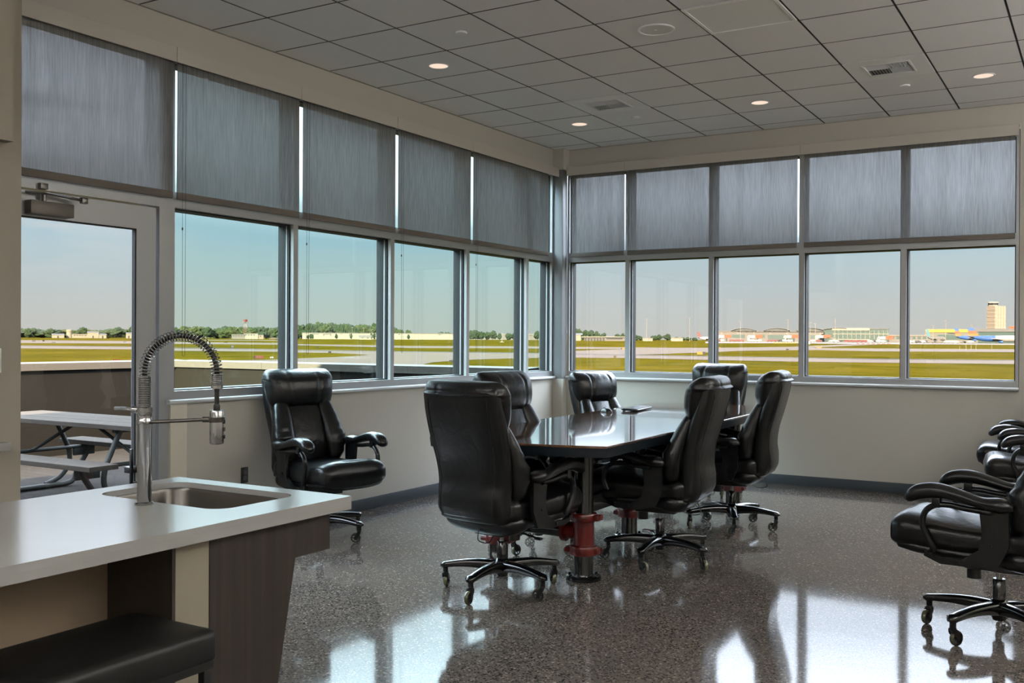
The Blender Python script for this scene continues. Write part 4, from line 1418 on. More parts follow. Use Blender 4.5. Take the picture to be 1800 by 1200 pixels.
M_BRED = pbr('red paint', (.135, .012, .012), .5, linear=True)
M_BSKIN = pbr('airliner white', (0.358, 0.333, 0.307), .4, linear=True)


class Far:
    """a building facing the terrace: local x runs right along the picture, metres per pixel known"""
    def __init__(self, name, label, cat, x0, x1, dist, group=None):
        self.px = (x0 + x1) / 2; self.d = dist; self.s = dist / F_PX
        self.root = thing(name, label, cat, site(self.px, dist), facing(self.px), group)
        self.yb = horizon(self.px) + (CAM.z - gz(dist)) * F_PX / dist

    def X(self, px): return (px - self.px) * self.s

    def Z(self, py): return max(0.0, (self.yb - py) * self.s)

    def box(self, m, x0, x1, yt, yb, depth=12, front=0.0, bev=0):
        m.box(self.X(x0), self.X(x1), -front, depth, self.Z(yb), self.Z(yt)); return m

    def part(self, name, mat, boxes, depth=12, front=0.0, parent=None):
        m = MB()
        for (x0, x1, yt, yb) in boxes: self.box(m, x0, x1, yt, yb, depth, front)
        return m.obj(name, mat, parent or self.root, smooth=False)


# farm-like white building with a round tower among the trees
b = Far('farm_building', 'white building with a stubby round tower among the trees, seen through the door', 'building', 118, 155, 1440)
m = MB(); m.lathe([(3.6, 0), (3.6, b.Z(584)), (3.9, b.Z(583.5)), (3.9, b.Z(580.6)), (3.2, b.Z(580.3)), (0, b.Z(579.8))], (b.X(124.3), 2, 0), 24); m.obj('tower', M_BCREAM, b.root)
b.part('wall', M_BCREAM, [(127, 154, 587.4, 600)], 10); b.part('roof', M_BROOF, [(126.6, 154.4, 586.9, 587.5)], 10.4, .4)
b.part('window', M_BDARK, [(131 + 4 * k, 133 + 4 * k, 588.6, 590) for k in range(5)], .1, .08)
for (x0, x1, yt, lab) in ((93, 111, 588, 'low cream shed left of the round-towered building'), (155, 172, 584.4, 'pale gabled shed right of the round-towered building'), (175, 186, 588, 'small tan shed between the trees by the door edge'), (222, 231, 586, 'small cream hut at the right end of the wood through the door')):
    b = Far('shed', lab, 'building', x0, x1, 1430)
    b.part('wall', M_BCREAM, [(x0, x1, yt + .6, 600)], 8)
    m = MB(); X0, X1, Z0 = b.X(x0) - .3, b.X(x1) + .3, b.Z(yt + .6)
    m.extrude([(X0, -.4, Z0), (X0, 8.4, Z0), (X0, 4, Z0 + 1.6)], (X1 - X0, 0, 0)); m.obj('roof', M_BROOF, b.root, smooth=False)
    b.part('door', M_BDARK, [((x0 + x1) / 2 - 1, (x0 + x1) / 2 + 1, 590.2, 600)], .1, .06)

# radar tower and the low sheds at its foot
rt_ = Far('radar_tower', 'red and white lattice radar tower rising above the trees', 'tower', 425, 437, 1300)
H = rt_.Z(568); W = 2.2
def lattice(z0, z1, mat, nm):
    m = MB()
    for sx in (-1, 1):
        for sy in (-1, 1): m.tube([(sx * W * (1 - .45 * z0 / H), sy * W * (1 - .45 * z0 / H), z0), (sx * W * (1 - .45 * z1 / H), sy * W * (1 - .45 * z1 / H), z1)], .3, n=6)
    for k in range(3):
        a, c = z0 + (z1 - z0) * k / 3, z0 + (z1 - z0) * (k + 1) / 3
        wa, wc = W * (1 - .45 * a / H), W * (1 - .45 * c / H)
        for q in range(4):
            d0 = Matrix.Rotation(q * PI / 2, 4, 'Z')
            m.tube([d0 @ Vector((-wa, -wa, a)), d0 @ Vector((wc, -wc, c))], .16, n=5); m.tube([d0 @ Vector((-wc, -wc, c)), d0 @ Vector((wc, -wc, c))], .16, n=5)
    m.obj(nm, mat, rt_.root)
lattice(0, H * .34, M_BSKIN, 'lattice'); lattice(H * .34, H * .72, pbr('faded red', (0.165, 0.066, 0.039), .6, linear=True), 'lattice'); lattice(H * .72, H, M_BSKIN, 'lattice')
m = MB(); m.box(-4.2, 4.2, -3, 3, H, H + .5); m.box(-3.9, 3.9, -2.8, 2.8, H + 1.0, H + 1.2); m.obj('platform', M_BGREY, rt_.root, smooth=False)
m = MB(); m.cyl((0, 0, H + .5), (0, 0, H + 1.6), .5); m.loft([[Vector((x, .6 * (x / 3) ** 2 - .5, z)) for x in np.linspace(-2.6, 2.6, 9)] + [Vector((x, .6 * (x / 3) ** 2 - .2, z)) for x in np.linspace(2.6, -2.6, 9)] for z in (H + 1.4, H + 4.2)]); m.obj('antenna', M_BRED, rt_.root, smooth=False)
for (x0, x1, yt, mat, lab) in ((408, 432, 587.3, M_BGREY, 'low grey building at the foot of the radar tower'), (430, 453, 585.8, M_BWHITE, 'low white building right of the radar tower foot'), (455, 463, 588.2, M_BTAN, 'small tan hut right of the radar buildings')):
    b = Far('shed', lab, 'building', x0, x1, 1290)
    b.part('wall', mat, [(x0, x1, yt + .5, 602)], 8); b.part('roof', M_BROOF, [(x0 - .3, x1 + .3, yt, yt + .6)], 8.5, .4)
    b.part('window', M_BDARK, [(x0 + 2 + 4.4 * k, x0 + 4 + 4.4 * k, yt + 2, yt + 3.4) for k in range(int((x1 - x0 - 2) / 4.4))], .1, .08)
m = MB(); m.ell((0, 0, 0), (7, 5, 2.2), 20, 10); o = m.obj('dirt_mound', pbr('bare earth', (0.143, 0.088, 0.047), .9, linear=True), None, site(481, 1300, -.2)); tag(o, 'low mound of bare earth right of the radar buildings', 'mound')

# long warehouse
b = Far('warehouse', 'long low white warehouse in front of the wood, dark windows in its left part', 'building', 533, 806, 1420)
b.part('wall', M_BWHITE, [(535, 806, 585.6, 604)], 30); b.part('roof', M_BROOF, [(534.5, 806.5, 585.0, 585.8)], 30.5, .5)
b.part('window', M_BDARK, [(551, 563, 587.2, 587.9), (551, 552, 587.2, 590.5), (571, 583, 587.2, 587.9), (571, 572, 587.2, 590.5), (583, 584, 587.2, 590.5), (600, 603, 587.0, 587.7), (615, 616, 587, 591), (659, 664, 587, 587.6), (700, 702, 587, 588), (770, 774, 587, 588)], .1, .12)
b = Far('warehouse', 'farther stretch of low pale warehouse toward the corner column', 'building', 806, 985, 1560)
b.part('wall', M_BGREY, [(806, 985, 587.4, 604)], 30); b.part('roof', M_BWHITE, [(805.5, 985.5, 586.8, 587.5)], 30.5, .5)
b.part('window', M_BDARK, [(815 + 9 * k, 818 + 9 * k, 588.6, 589.8) for k in range(18)], .1, .12)
for k, (x, yt) in enumerate(((541, 588.2), (546, 586.8), (549, 588), (591, 586.5), (617.5, 586.2), (653, 585.5), (658, 586), (718, 588))): tree(x, 1395, yt, 4.5 / F_PX * 1395, 0, 'small conifer against the white warehouse front', 'small trees on the warehouse front')
b = Far('house', 'small white gabled house before the warehouse, left of a tall lamp post', 'building', 631, 653, 1180)
b.part('wall', M_BWHITE, [(632, 652, 592.3, 608)], 7)
m = MB(); X0, X1 = b.X(632) - .4, b.X(652) + .4; Z0 = b.Z(592.3)
m.extrude([(X0, -.5, Z0), (X0, 7.5, Z0), (X0, 3.5, Z0 + 2.2)], (X1 - X0, 0, 0)); m.obj('roof', M_BGREY, b.root, smooth=False)
b.part('window', M_BDARK, [(636, 638, 593.2, 594.2), (645, 648, 593.2, 594.4)], .1, .08)

# left of the terminal
b = Far('hangar', 'cream hangar with a low grey roof right beside the corner column', 'building', 985, 1026, 1150)
b.part('wall', M_BCREAM, [(985, 1021, 588.3, 604)], 22)
m = MB(); X0, X1, Z0 = b.X(985), b.X(1024), b.Z(588.3); m.extrude([(X0, -.5, Z0), (X0, 22.5, Z0), (X0, 22.5, Z0 + 1.6), (X0, 11, Z0 + 1.9)], (X1 - X0, 0, 0)); m.obj('roof', M_BROOF, b.root, smooth=False)
b.part('door', M_BGREY, [(1003, 1006, 592, 604), (1010, 1013, 592, 604)], .1, .08)
b = Far('hangar', 'long low grey hangar with dark bay doors and a thin white roof', 'building', 1018, 1100, 1120)
b.part('wall', M_BGREY, [(1027, 1099, 592.6, 606)], 18); b.part('roof', M_BLT, [(1022, 1100, 591.4, 592.7)], 19, 2)
b.part('bay_door', M_BDARK, [(1028 + 5.2 * k, 1031.5 + 5.2 * k, 594.2, 606) for k in range(7)] + [(1066, 1094, 593.4, 596.3)], .15, .1)
for x0, x1, yt, lab in ((1130, 1147, 594.3, 'low pinkish building on the skyline left of the small round trees'), (1180, 1200, 593.6, 'low pale building on the skyline right of the small round trees')):
    b = Far('shed', lab, 'building', x0, x1, 1180); b.part('wall', M_BLT, [(x0, x1, yt + 1, 604)], 9); b.part('roof', M_BTAN, [(x0 - .5, x1 + .5, yt, yt + 1)], 9.5, .5)
    b.part('window', M_BDARK, [(x0 + 2 + 4 * k, x0 + 3.4 + 4 * k, yt + 2, yt + 3) for k in range(4)], .1, .08)

# terminal
b = Far('terminal', 'wide airport terminal with four arched roofs and green glass', 'building', 1258, 1449, 1075)
b.part('wall', M_BGREY, [(1258, 1449, 583.4, 606)], 40)
b.part('roof', M_BROOF, [(1257, 1450, 581.8, 583.6)], 40.5, 1.0)
b.part('facade_glass', M_BGLASS, [(1290, 1312, 588.4, 594), (1335, 1345, 588, 594), (1350, 1393, 588.6, 597), (1418, 1440, 589, 594.5)], .2, .2)
b.part('cornice', M_BLT, [(1260, 1300, 583.8, 584.4), (1312, 1345, 582, 582.6), (1360, 1395, 582.0, 582.6)] + [(1272.5 + 27 * k, 1273.5 + 27 * k, 584, 588) for k in range(8)], .3, .35)
for k, (xa, xb, yl, ym) in enumerate(((1289, 1331, 582.2, 576.9), (1343, 1386, 582, 576.5), (1397, 1441, 581.2, 576.4))):
    m = MB(); up, lo = [], []
    for i in range(15):
        t_ = i / 14; px = xa + (xb - xa) * t_
        y_ = yl - (yl - ym) * math.sin(PI * (t_ * .86 + .14 * .5 + .0)) ** .9
        up.append((b.X(px), b.Z(y_))); lo.append((b.X(px), b.Z(y_ + .9)))
    ring = up + lo[::-1]
    m.loft([[Vector((x, -3, z)) for x, z in ring], [Vector((x, 26, z)) for x, z in ring]]); m.obj('arched_roof', M_BROOF, b.root, smooth=False)
    m = MB(); pts_ = [(x, z - .5) for x, z in lo]
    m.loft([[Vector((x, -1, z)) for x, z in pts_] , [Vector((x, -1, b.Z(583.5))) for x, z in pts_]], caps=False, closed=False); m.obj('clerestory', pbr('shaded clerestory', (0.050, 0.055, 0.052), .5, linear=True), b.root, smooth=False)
b = Far('terminal_hall', 'glass terminal hall with a pale flat roof, right of the arched roofs', 'building', 1453, 1560, 1036)
b.part('wall', M_BGLASS, [(1455, 1556, 578, 606)], 32)
b.part('roof', M_BLT, [(1467, 1526, 577.6, 581.6), (1468, 1526, 596.0, 597.2)], 33, 1.0)
b.part('roof_deck', M_BROOF, [(1526, 1557, 578, 579.2)], 33, .6)
m = MB(); up, lo = [], []
for i in range(13):
    t_ = i / 12; px = 1452 + 38 * t_; y_ = 581.5 - 4.6 * math.sin(PI * (.12 + t_ * .6)) ** .9
    up.append((b.X(px), b.Z(y_))); lo.append((b.X(px), b.Z(y_ + .9)))
ring = up + lo[::-1]; m.loft([[Vector((x, -2, z)) for x, z in ring], [Vector((x, 26, z)) for x, z in ring]]); m.obj('arched_roof', M_BROOF, b.root, smooth=False)
b.part('mullion', M_BLT, [(1470 + 7 * k, 1470.5 + 7 * k, 581.6, 596) for k in range(13)] + [(1468, 1556, 587, 587.9)], .2, .25)
b.part('brick_base', M_BRED, [(1486, 1526, 597.2, 603)], .2, .3)
b = Far('concourse', 'low dark concourse linking the glass hall and the yellow-topped terminal', 'building', 1560, 1640, 1060)
b.part('wall', M_BGREY, [(1560, 1640, 590.5, 608)], 18); b.part('roof', M_BTAN, [(1559, 1641, 589.4, 590.8)], 19, .6)
b.part('window', M_BGLASS, [(1563 + 8 * k, 1568 + 8 * k, 592, 596) for k in range(9)], .2, .1)
b = Far('terminal_wing', 'terminal wing with a bright yellow roof band behind the airliner tails', 'building', 1634, 1722, 1080)
b.part('wall', M_BGREY, [(1634, 1722, 583, 608)], 26); b.part('yellow_band', M_BYELL, [(1635, 1701, 580.4, 585.4)], .6, .8)
b.part('facade_glass', M_BGLASS, [(1648, 1690, 589, 597)], .2, .2); b.part('window', M_BDARK, [(1668, 1686, 585.8, 588)], .2, .2)
b = Far('terminal_wing', 'grey roofed terminal wing with green glass at the foot of the control tower', 'building', 1722, 1800, 1080)
b.part('wall', M_BGLASS, [(1722, 1800, 584, 608)], 26); b.part('roof', M_BROOF, [(1721, 1800, 579.8, 584.6)], 26.6, .8); b.part('orange_box', M_BORANGE, [(1771, 1790, 576, 580)], 8)
# control tower
b = Far('control_tower', 'tan control tower with a white glazed cab, rising behind the terminal', 'tower', 1735, 1768, 1180)
m = MB()
X0, X1, XM = b.X(1737.5), b.X(1764.5), b.X(1749)
Zt = b.Z(544)
m.prism([(X0, 2), (XM, -4), (X1, 1), (X1, 9), (XM, 13), (X0, 10)], 0, Zt); m.obj('shaft', M_BTAN, b.root, smooth=False)
m = MB()
for k in range(7):
    z_ = Zt * (.30 + .1 * k)
    m.prism([(X0 - .4, 1.8), (XM, -4.5), (X1 + .4, .7), (X1 + .4, 9.2), (XM, 13.4), (X0 - .4, 10.2)], z_, z_ + .8)
for k in range(4):
    t_ = .18 + k * .24; x = XM + (X1 - XM) * t_; y = -4 + 5 * t_
    m.box(x - .35, x + .35, y - .5, y + .3, Zt * .2, Zt)
m.obj('balcony', M_BLT, b.root, smooth=False)
m = MB()
cx, cz = b.X(1746.5), b.Z(543.8)
m.lathe([(b.X(1754.5) - cx, cz), (b.X(1754.5) - cx, b.Z(542.3))], (cx, 4, 0), 8); m.lathe([(b.X(1755) - cx, b.Z(539.2)), (b.X(1754) - cx, b.Z(537.4)), (3, b.Z(537))], (cx, 4, 0), 8)
cab = m.obj('cab', M_BLT, b.root, smooth=False)
m = MB(); m.lathe([(b.X(1753.6) - cx, b.Z(542.4)), (b.X(1754.2) - cx, b.Z(539.2))], (cx, 4, 0), 8); m.obj('cab_window', M_BDARK, cab, smooth=False)
m = MB()
for x_, y_ in ((1743, 532), (1747, 529), (1751, 533)): m.cyl((b.X(x_), 4, b.Z(537.4)), (b.X(x_), 4, b.Z(y_)), .12, n=6)
m.obj('mast', M_BGREY, b.root)


def jet_bridge(x, yt, label):
    b = Far('jet_bridge', label, 'jet bridge', x - 10, x + 26, 1000, 'jet bridges along the terminal')
    b.part('rotunda', M_BORANGE, [(x, x + 12, yt, yt + 5.6)], 5)
    m = MB(); m.extrude([(b.X(x + 11), 0, b.Z(yt + 4.0)), (b.X(x + 11), 0, b.Z(yt + 6.0)), (b.X(x + 27), 0, b.Z(yt + 10.2)), (b.X(x + 27), 0, b.Z(yt + 8.6))], (0, 2.4, 0)); m.obj('stair', M_BGREY, b.root, smooth=False)
    b.part('tunnel', M_BSKIN, [(x - 12, x, yt + .8, yt + 5.4), (x - 13, x - 9, yt + 2.5, yt + 8)], 3.4)
    b.part('leg', M_BDARK, [(x - 8, x - 6.4, yt + 5.4, 610), (x + 3, x + 5, yt + 5.6, 610)], 1.2)


for k, (x, yt, lab) in enumerate(((1273.5, 588.3, 'leftmost'), (1328, 588.6, 'second from the left'), (1392, 588.6, 'left of the thick window post'), (1448, 588.6, 'beside the glass hall'), (1558, 591, 'right of the glass hall, partly behind the post'))):
    jet_bridge(x, yt, 'white and orange boarding bridge, %s of the row along the terminal' % lab if 'left' in lab and 'post' not in lab else 'white and orange boarding bridge %s' % lab)


def airliner(name_label, x_tail, x_nose, yb_body, yt_body, ytail, dist, tail_mats, body_mat, nose_mat, cat='airplane'):
    """side-on airliner, tail at left; fuselage, fin, wing, engine"""
    b = Far('airliner', name_label, cat, x_tail, x_nose, dist)
    r_ = (yb_body - yt_body) / 2 * b.s
    zc = b.Z((yb_body + yt_body) / 2)
    L0, L1 = b.X(x_tail), b.X(x_nose)
    LL = L1 - L0
    rows = [(0, .18, .75), (.12, .55, .35), (.28, .95, .05), (.45, 1, 0), (.8, 1, 0), (.9, .9, -.05), (.96, .62, -.15), (1.0, .12, -.3)]

    def seg(t0, t1, mat, nm):
        m = MB(); rr = interp_rows(rows, 41)
        rings = [[Vector((L0 + t_ * LL, r_ * s_ * math.cos(a), zc + r_ * o_ + r_ * s_ * math.sin(a))) for a in np.linspace(0, 2 * PI, 17)[:-1]] for t_, s_, o_ in rr if t0 - 1e-6 <= t_ <= t1 + 1e-6]
        m.loft(rings); return m.obj(nm, mat, b.root)
    seg(0, .45, body_mat, 'tail_cone'); seg(.45, 1.0, nose_mat, 'fuselage')
    # swept fin in colour bands
    zt, z0 = b.Z(ytail), zc + r_ * .6
    n = len(tail_mats)
    for k, mt in enumerate(tail_mats):
        za, zb = z0 + (zt - z0) * k / n, z0 + (zt - z0) * (k + 1) / n

        def ed(z):
            u = (z - z0) / (zt - z0); return (L0 + LL * .02 - u * 1.2 + 0.0, L0 + LL * .20 - u * LL * .11)
        (a0, a1), (c0, c1) = ed(za), ed(zb)
        m = MB(); m.extrude([(a0, -.2, za), (a1, -.2, za), (c1, -.2, zb), (c0, -.2, zb)], (0, .4, 0)); m.obj('tail_fin', mt, b.root, smooth=False)
    m = MB(); m.extrude([(L0 + LL * .42, 0, zc - r_ * .5), (L0 + LL * .60, 0, zc - r_ * .5), (L0 + LL * .44, -LL * .3, zc - r_ * .1), (L0 + LL * .39, -LL * .3, zc - r_ * .1)], (0, 0, .35))
    m.extrude([(L0 + LL * .03, 0, zc + r_ * .5), (L0 + LL * .14, 0, zc + r_ * .5), (L0 + LL * .06, -LL * .14, zc + r_ * .7), (L0 + LL * .02, -LL * .14, zc + r_ * .7)], (0, 0, .25)); m.obj('wing', M_BSKIN, b.root, smooth=False)
    m = MB(); m.lathe([(.5, 0), (.95, .6), (1.1, 2.0), (.95, 3.2), (.6, 3.3)], (L0 + LL * .50, -LL * .12, zc - r_ * 1.1), 14, 'X'); m.obj('engine', body_mat, b.root)
    m = MB()
    for t_ in (.46, .86):
        m.cyl((L0 + LL * t_, -1, zc - r_), (L0 + LL * t_, -1, .5), .15, n=8); m.cyl((L0 + LL * t_, -1.3, .55), (L0 + LL * t_, -.7, .55), .55, n=12)
    m.obj('landing_gear', M_BDARK, b.root)
    m = MB()
    for t_ in np.linspace(.3, .88, 20): m.box(L0 + LL * t_ - .12, L0 + LL * t_ + .12, -r_ * 1.01, -r_ * .9, zc + r_ * .2, zc + r_ * .45)
    m.obj('window', M_BDARK, b.root, smooth=False)
    return b


M_BYO = pbr('amber paint', (0.275, 0.138, 0.011), .5, linear=True); M_BOR = pbr('bright orange paint', (0.275, 0.066, 0.011), .5, linear=True)
airliner('blue and white airliner with a sunset coloured tail, farther of the two', 1684, 1735, 597.6, 591, 578.7, 985, [M_BYO, M_BOR, M_BBLUE], M_BBLUE, M_BSKIN)
airliner('blue and white airliner with a sunset coloured tail, nearer one at the right window edge', 1711, 1800, 600.2, 590.8, 578.2, 930, [M_BYO, M_BOR, M_BBLUE], M_BBLUE, M_BSKIN)
airliner('grey airliner with a teal tail parked before the yellow band', 1632, 1660, 598, 592, 580.5, 1000, [M_BTEAL], M_BGREY, M_BGREY)
airliner('white airliner with a dark red tail left of the terminal', 1227, 1262, 598, 592, 583.5, 985, [M_BRED], M_BSKIN, M_BSKIN)

# apron vehicles
VEH = MB()
VEH.box(-2.6, 1.3, -1.1, 1.1, .5, 2.3, .1); VEH.extrude([(1.3, -1.05, .5), (2.7, -1.05, .5), (2.7, -1.05, 1.25), (2.1, -1.05, 1.95), (1.3, -1.05, 1.95)], (0, 2.1, 0))
VB = VEH.mesh('body', smooth=False)
WH = MB()
for x in (-1.7, 1.8):
    for y in (-1.0, 1.0): WH.cyl((x, y - .15, .45), (x, y + .15, .45), .45, n=14)
WH = WH.mesh('wheels'); WH.materials.append(M_BDARK)
VM = {}
for nm, mt in (('white', M_BSKIN), ('red', M_BRED), ('dark', M_BDARK), ('yellow', M_BYELL), ('grey', M_BGREY)):
    me = VB.copy(); me.materials.append(mt); VM[nm] = me
rv = random.Random(3)
VLIST = []
for x in (1262, 1287, 1296, 1303, 1353, 1360, 1366): VLIST.append((x, 'red', 965, 'on the apron under the arched roofs, left of the thick post'))
for x in (1268, 1319, 1323, 1334, 1380, 1388): VLIST.append((x, 'white', 955, 'on the apron under the arched roofs, left of the thick post'))
for x in (1372, 1376): VLIST.append((x, 'dark', 960, 'on the apron under the arched roofs, left of the thick post'))
for x in (1422, 1440, 1496, 1502, 1511, 1519): VLIST.append((x, 'red', 950, 'in front of the glass hall'))
for x in (1428, 1462, 1470, 1530, 1545, 1552): VLIST.append((x, 'white', 945, 'in front of the glass hall'))
for x in (1475, 1538): VLIST.append((x, 'dark', 945, 'in front of the glass hall'))
for x in (1599, 1608, 1622, 1664, 1672, 1680, 1706): VLIST.append((x, 'white', 925, 'before the yellow-banded terminal'))
for x in (1614, 1628, 1645, 1658, 1692): VLIST.append((x, 'dark', 930, 'before the yellow-banded terminal'))
for x in (1636, 1651, 1687): VLIST.append((x, 'grey', 920, 'before the yellow-banded terminal'))
for x, c, dist, where in VLIST:
    r_ = thing('service_truck', 'small %s service truck %s' % (c, where), 'truck', site(x, dist * rv.uniform(.985, 1.015), .12), facing(x) + (PI if rv.random() < .5 else 0), 'service trucks on the apron')
    link('body', VM[c], r_); link('wheels', WH, r_)

# floodlight masts
MAST = MB(); MAST.cyl((0, 0, 0), (0, 0, 1), .0085, .006, n=8); MAST = MAST.mesh('pole'); MAST.materials.append(M_BLT)
HEADM = MB(); HEADM.box(-1.3, 1.3, -.4, .4, -.5, .1); HEADM = HEADM.mesh('lamp_head', smooth=False); HEADM.materials.append(M_BGREY)
for x, yt, dist, lab in ((1301.5, 565, 950, 'tall floodlight mast before the first arched roof'), (1385, 562, 950, 'tall floodlight mast just left of the thick post'), (1424, 567, 960, 'floodlight mast just right of the thick post'), (1433, 568, 960, 'floodlight mast second right of the thick post'), (1468, 560, 950, 'tall floodlight mast at the left end of the glass hall'),
                         (1640, 572, 950, 'floodlight mast beside the teal airliner tail'), (1662, 564, 940, 'tall floodlight mast before the yellow band'), (1709, 571, 940, 'floodlight mast between the two sunset coloured tails'), (1136.5, 560, 990, 'tall thin mast left of the small skyline trees'), (1212, 558, 990, 'tall thin mast left of the red-tailed airliner'),
                         (619, 575, 1250, 'pale mast rising before the wood, left of the small house'), (639, 576, 1250, 'pale mast rising before the wood, over the small house'), (654, 579, 1180, 'lamp post right of the small white house')):
    h_ = top_of(x, yt, dist)
    r_ = thing('light_mast', lab, 'light mast', site(x, dist), facing(x))
    o = link('pole', MAST, r_); o.scale = (22, 22, h_); o = link('lamp_head', HEADM, r_, (0, 0, h_))

# signs and small things on the grass
M_SIGNK = pbr('black sign face', (0.007, 0.007, 0.007), .6, linear=True)
M_SIGNR = pbr('red sign face', (.15, .012, .012), .6, linear=True)
M_SIGNY = pbr('yellow sign face', (0.253, 0.149, 0.007), .6, linear=True)
M_LETTER = pbr('white lettering', (0.231, 0.209, 0.198), .6, linear=True)


def taxi_sign(x0, x1, yt, yb, mat, label, panels=()):
    p = on_ground((x0 + x1) / 2, yb); dist = math.hypot(p.x - CAM.x, p.y - CAM.y); s = dist / F_PX
    r_ = thing('airfield_sign', label, 'sign', p, facing((x0 + x1) / 2))
    w, h = (x1 - x0) * s, (yb - yt) * s
    MB().box(-w / 2, w / 2, -.12, .12, h * .12, h).obj('panel', mat, r_, smooth=False)
    m = MB()
    for u in (-.4, 0, .4): m.box(w * u - .06, w * u + .06, -.06, .06, 0, h * .14)
    m.obj('leg', M_BDARK, r_, smooth=False)
    for (a, c, lo, hi, mt) in panels:
        MB().box(-w / 2 + w * a, -w / 2 + w * c, -.15, -.118, h * lo, h * hi).obj('sign_face', mt, r_, smooth=False)
    return r_, w, h


def glyphs(parent, text, size, mat, x, z):
    """blocky stroke lettering built from bars"""
    SEG = {'2': [(0, 4, 2, 4), (2, 4, 2, 2), (0, 2, 2, 2), (0, 2, 0, 0), (0, 0, 2, 0)], '8': [(0, 0, 0, 4), (2, 0, 2, 4), (0, 4, 2, 4), (0, 2, 2, 2), (0, 0, 2, 0)], '-': [(0, 2, 2, 2)], '1': [(1, 0, 1, 4)], '0': [(0, 0, 0, 4), (2, 0, 2, 4), (0, 4, 2, 4), (0, 0, 2, 0)],
           '6': [(0, 0, 0, 4), (2, 0, 2, 2), (0, 4, 2, 4), (0, 2, 2, 2), (0, 0, 2, 0)], 'E': [(0, 0, 0, 4), (0, 4, 2, 4), (0, 2, 2, 2), (0, 0, 2, 0)]}
    m = MB(); u = size / 4; t_ = u * .42
    for i, ch in enumerate(text):
        for (a, b_, c, d_) in SEG[ch]:
            m.box(x + (i * 3 + min(a, c)) * u - t_ / 2, x + (i * 3 + max(a, c)) * u + t_ / 2, -.17, -.14, z + min(b_, d_) * u - t_ / 2, z + max(b_, d_) * u + t_ / 2)
    return m.obj('lettering', mat, parent, smooth=False)


r_, w, h = taxi_sign(446.5, 462.5, 625, 630.6, M_SIGNR, 'red runway sign with white figures in the grass left of the leather chair', ((0, .13, .12, 1, M_SIGNK),))
glyphs(r_, '26-8', h * .42, M_LETTER, -w * .22, h * .36)
r_, w, h = taxi_sign(405.5, 411, 606.6, 612.2, M_SIGNK, 'small black taxiway sign with a pale stripe below the radar buildings', ((.3, .5, .25, .9, M_LETTER), (.75, .85, .25, .9, M_LETTER)))
taxi_sign(577, 582.3, 617.2, 620.4, M_SIGNK, 'dark taxiway sign at the edge of the grass wedge before the warehouse')
taxi_sign(789.5, 801, 632.6, 635.4, M_SIGNK, 'wide dark green taxiway sign at the grass edge in the fourth window')
taxi_sign(1078.5, 1083.5, 625, 629, pbr('brown sign face', (0.055, 0.039, 0.011), .6, linear=True), 'small brown taxiway sign in front of the corner-side right window')
r_, w, h = taxi_sign(1225.5, 1240, 618.2, 623.6, M_SIGNY, 'yellow and black taxiway sign left of the second window post', ((.66, 1, .12, 1, M_SIGNK),))
taxi_sign(1091.5, 1098, 611.4, 614.2, M_SIGNY, 'small yellow taxiway sign just left of the first right-hand window post', ((0, .3, .12, 1, M_SIGNK),))
taxi_sign(1435, 1444.5, 609.6, 611.6, M_SIGNY, 'flat yellow taxiway sign right of the thick window post')
taxi_sign(1260, 1266, 610.2, 612.0, M_SIGNY, 'flat yellow taxiway sign below the terminal left end')
taxi_sign(1382, 1386.5, 612.8, 615.2, M_SIGNK, 'small dark taxiway sign left of the thick window post')
taxi_sign(1137, 1141, 608.8, 610.6, M_SIGNK, 'small dark taxiway sign at the far taxiway edge below the skyline trees')
taxi_sign(1416.5, 1423.5, 600, 605.6, M_BSKIN, 'white equipment cabinet on the grass right of the thick window post')
for k, x in enumerate((56, 60)): pass
for x0, x1, yt, yb in ((57, 62, 598.6, 599.6), (75, 78, 598, 600), (92, 97, 601.2, 602.2), (217, 222, 600.2, 601), (232, 238, 602.6, 603.6), (394, 400, 601.4, 602.4), (461, 466, 601.6, 602.4), (484, 488, 596.4, 597.8), (555.5, 560, 609.4, 611.2), (592, 595, 609, 611), (793, 797, 614, 617)):
    taxi_sign(x0, x1, yt, yb, M_SIGNK, 'low dark taxiway marker board seen edge-on across the far grass')
    o = bpy.context.scene.collection.objects[-1]
for o in [o for o in COL.objects if o.get('label') == 'low dark taxiway marker board seen edge-on across the far grass']: o['group'] = 'dark marker boards on the field'
# stake row, mast, barricades, lights
for x, yt, yb in ((1687, 608.6, 614.8), (1698, 606, 615.4), (1707, 607, 615), (1715.5, 605.5, 615.6), (1743.5, 604, 613)):
    p = on_ground(x, yb); s = math.hypot(p.x - CAM.x, p.y - CAM.y) / F_PX
    tag(MB().cyl((0, 0, 0), (0, 0, (yb - yt) * s), .11, .09, n=8).obj('marker_stake', M_BLT, None, p), 'thin pale marker stake on the grass below the blue airliners', 'stake', 'marker stakes below the airliners')
p = on_ground(882.5, 601.5); s = math.hypot(p.x - CAM.x, p.y - CAM.y) / F_PX
r_ = thing('wind_mast', 'white wind mast with cross-shaped base in the grass, fifth left window', 'mast', p)
MB().cyl((0, 0, 0), (0, 0, 17 * s), .22, .14, n=10).obj('pole', M_BSKIN, r_)
MB().box(-2, 2, -.25, .25, .0, .5).box(-.5, .5, -.3, .3, -.2, 1.2).obj('base', M_BSKIN, r_, smooth=False)
for k in range(4):
    p = on_ground(199 + 3.7 * k, 634.2)
    tag(MB().box(-.22, .22, -.05, .05, .0, .42).obj('barrier_flag', pbr('red barrier', (0.154, 0.028, 0.017), .6, linear=True), None, p, smooth=False), 'small red barrier flag above the deck wall seen through the door', 'flag', 'red barrier flags')
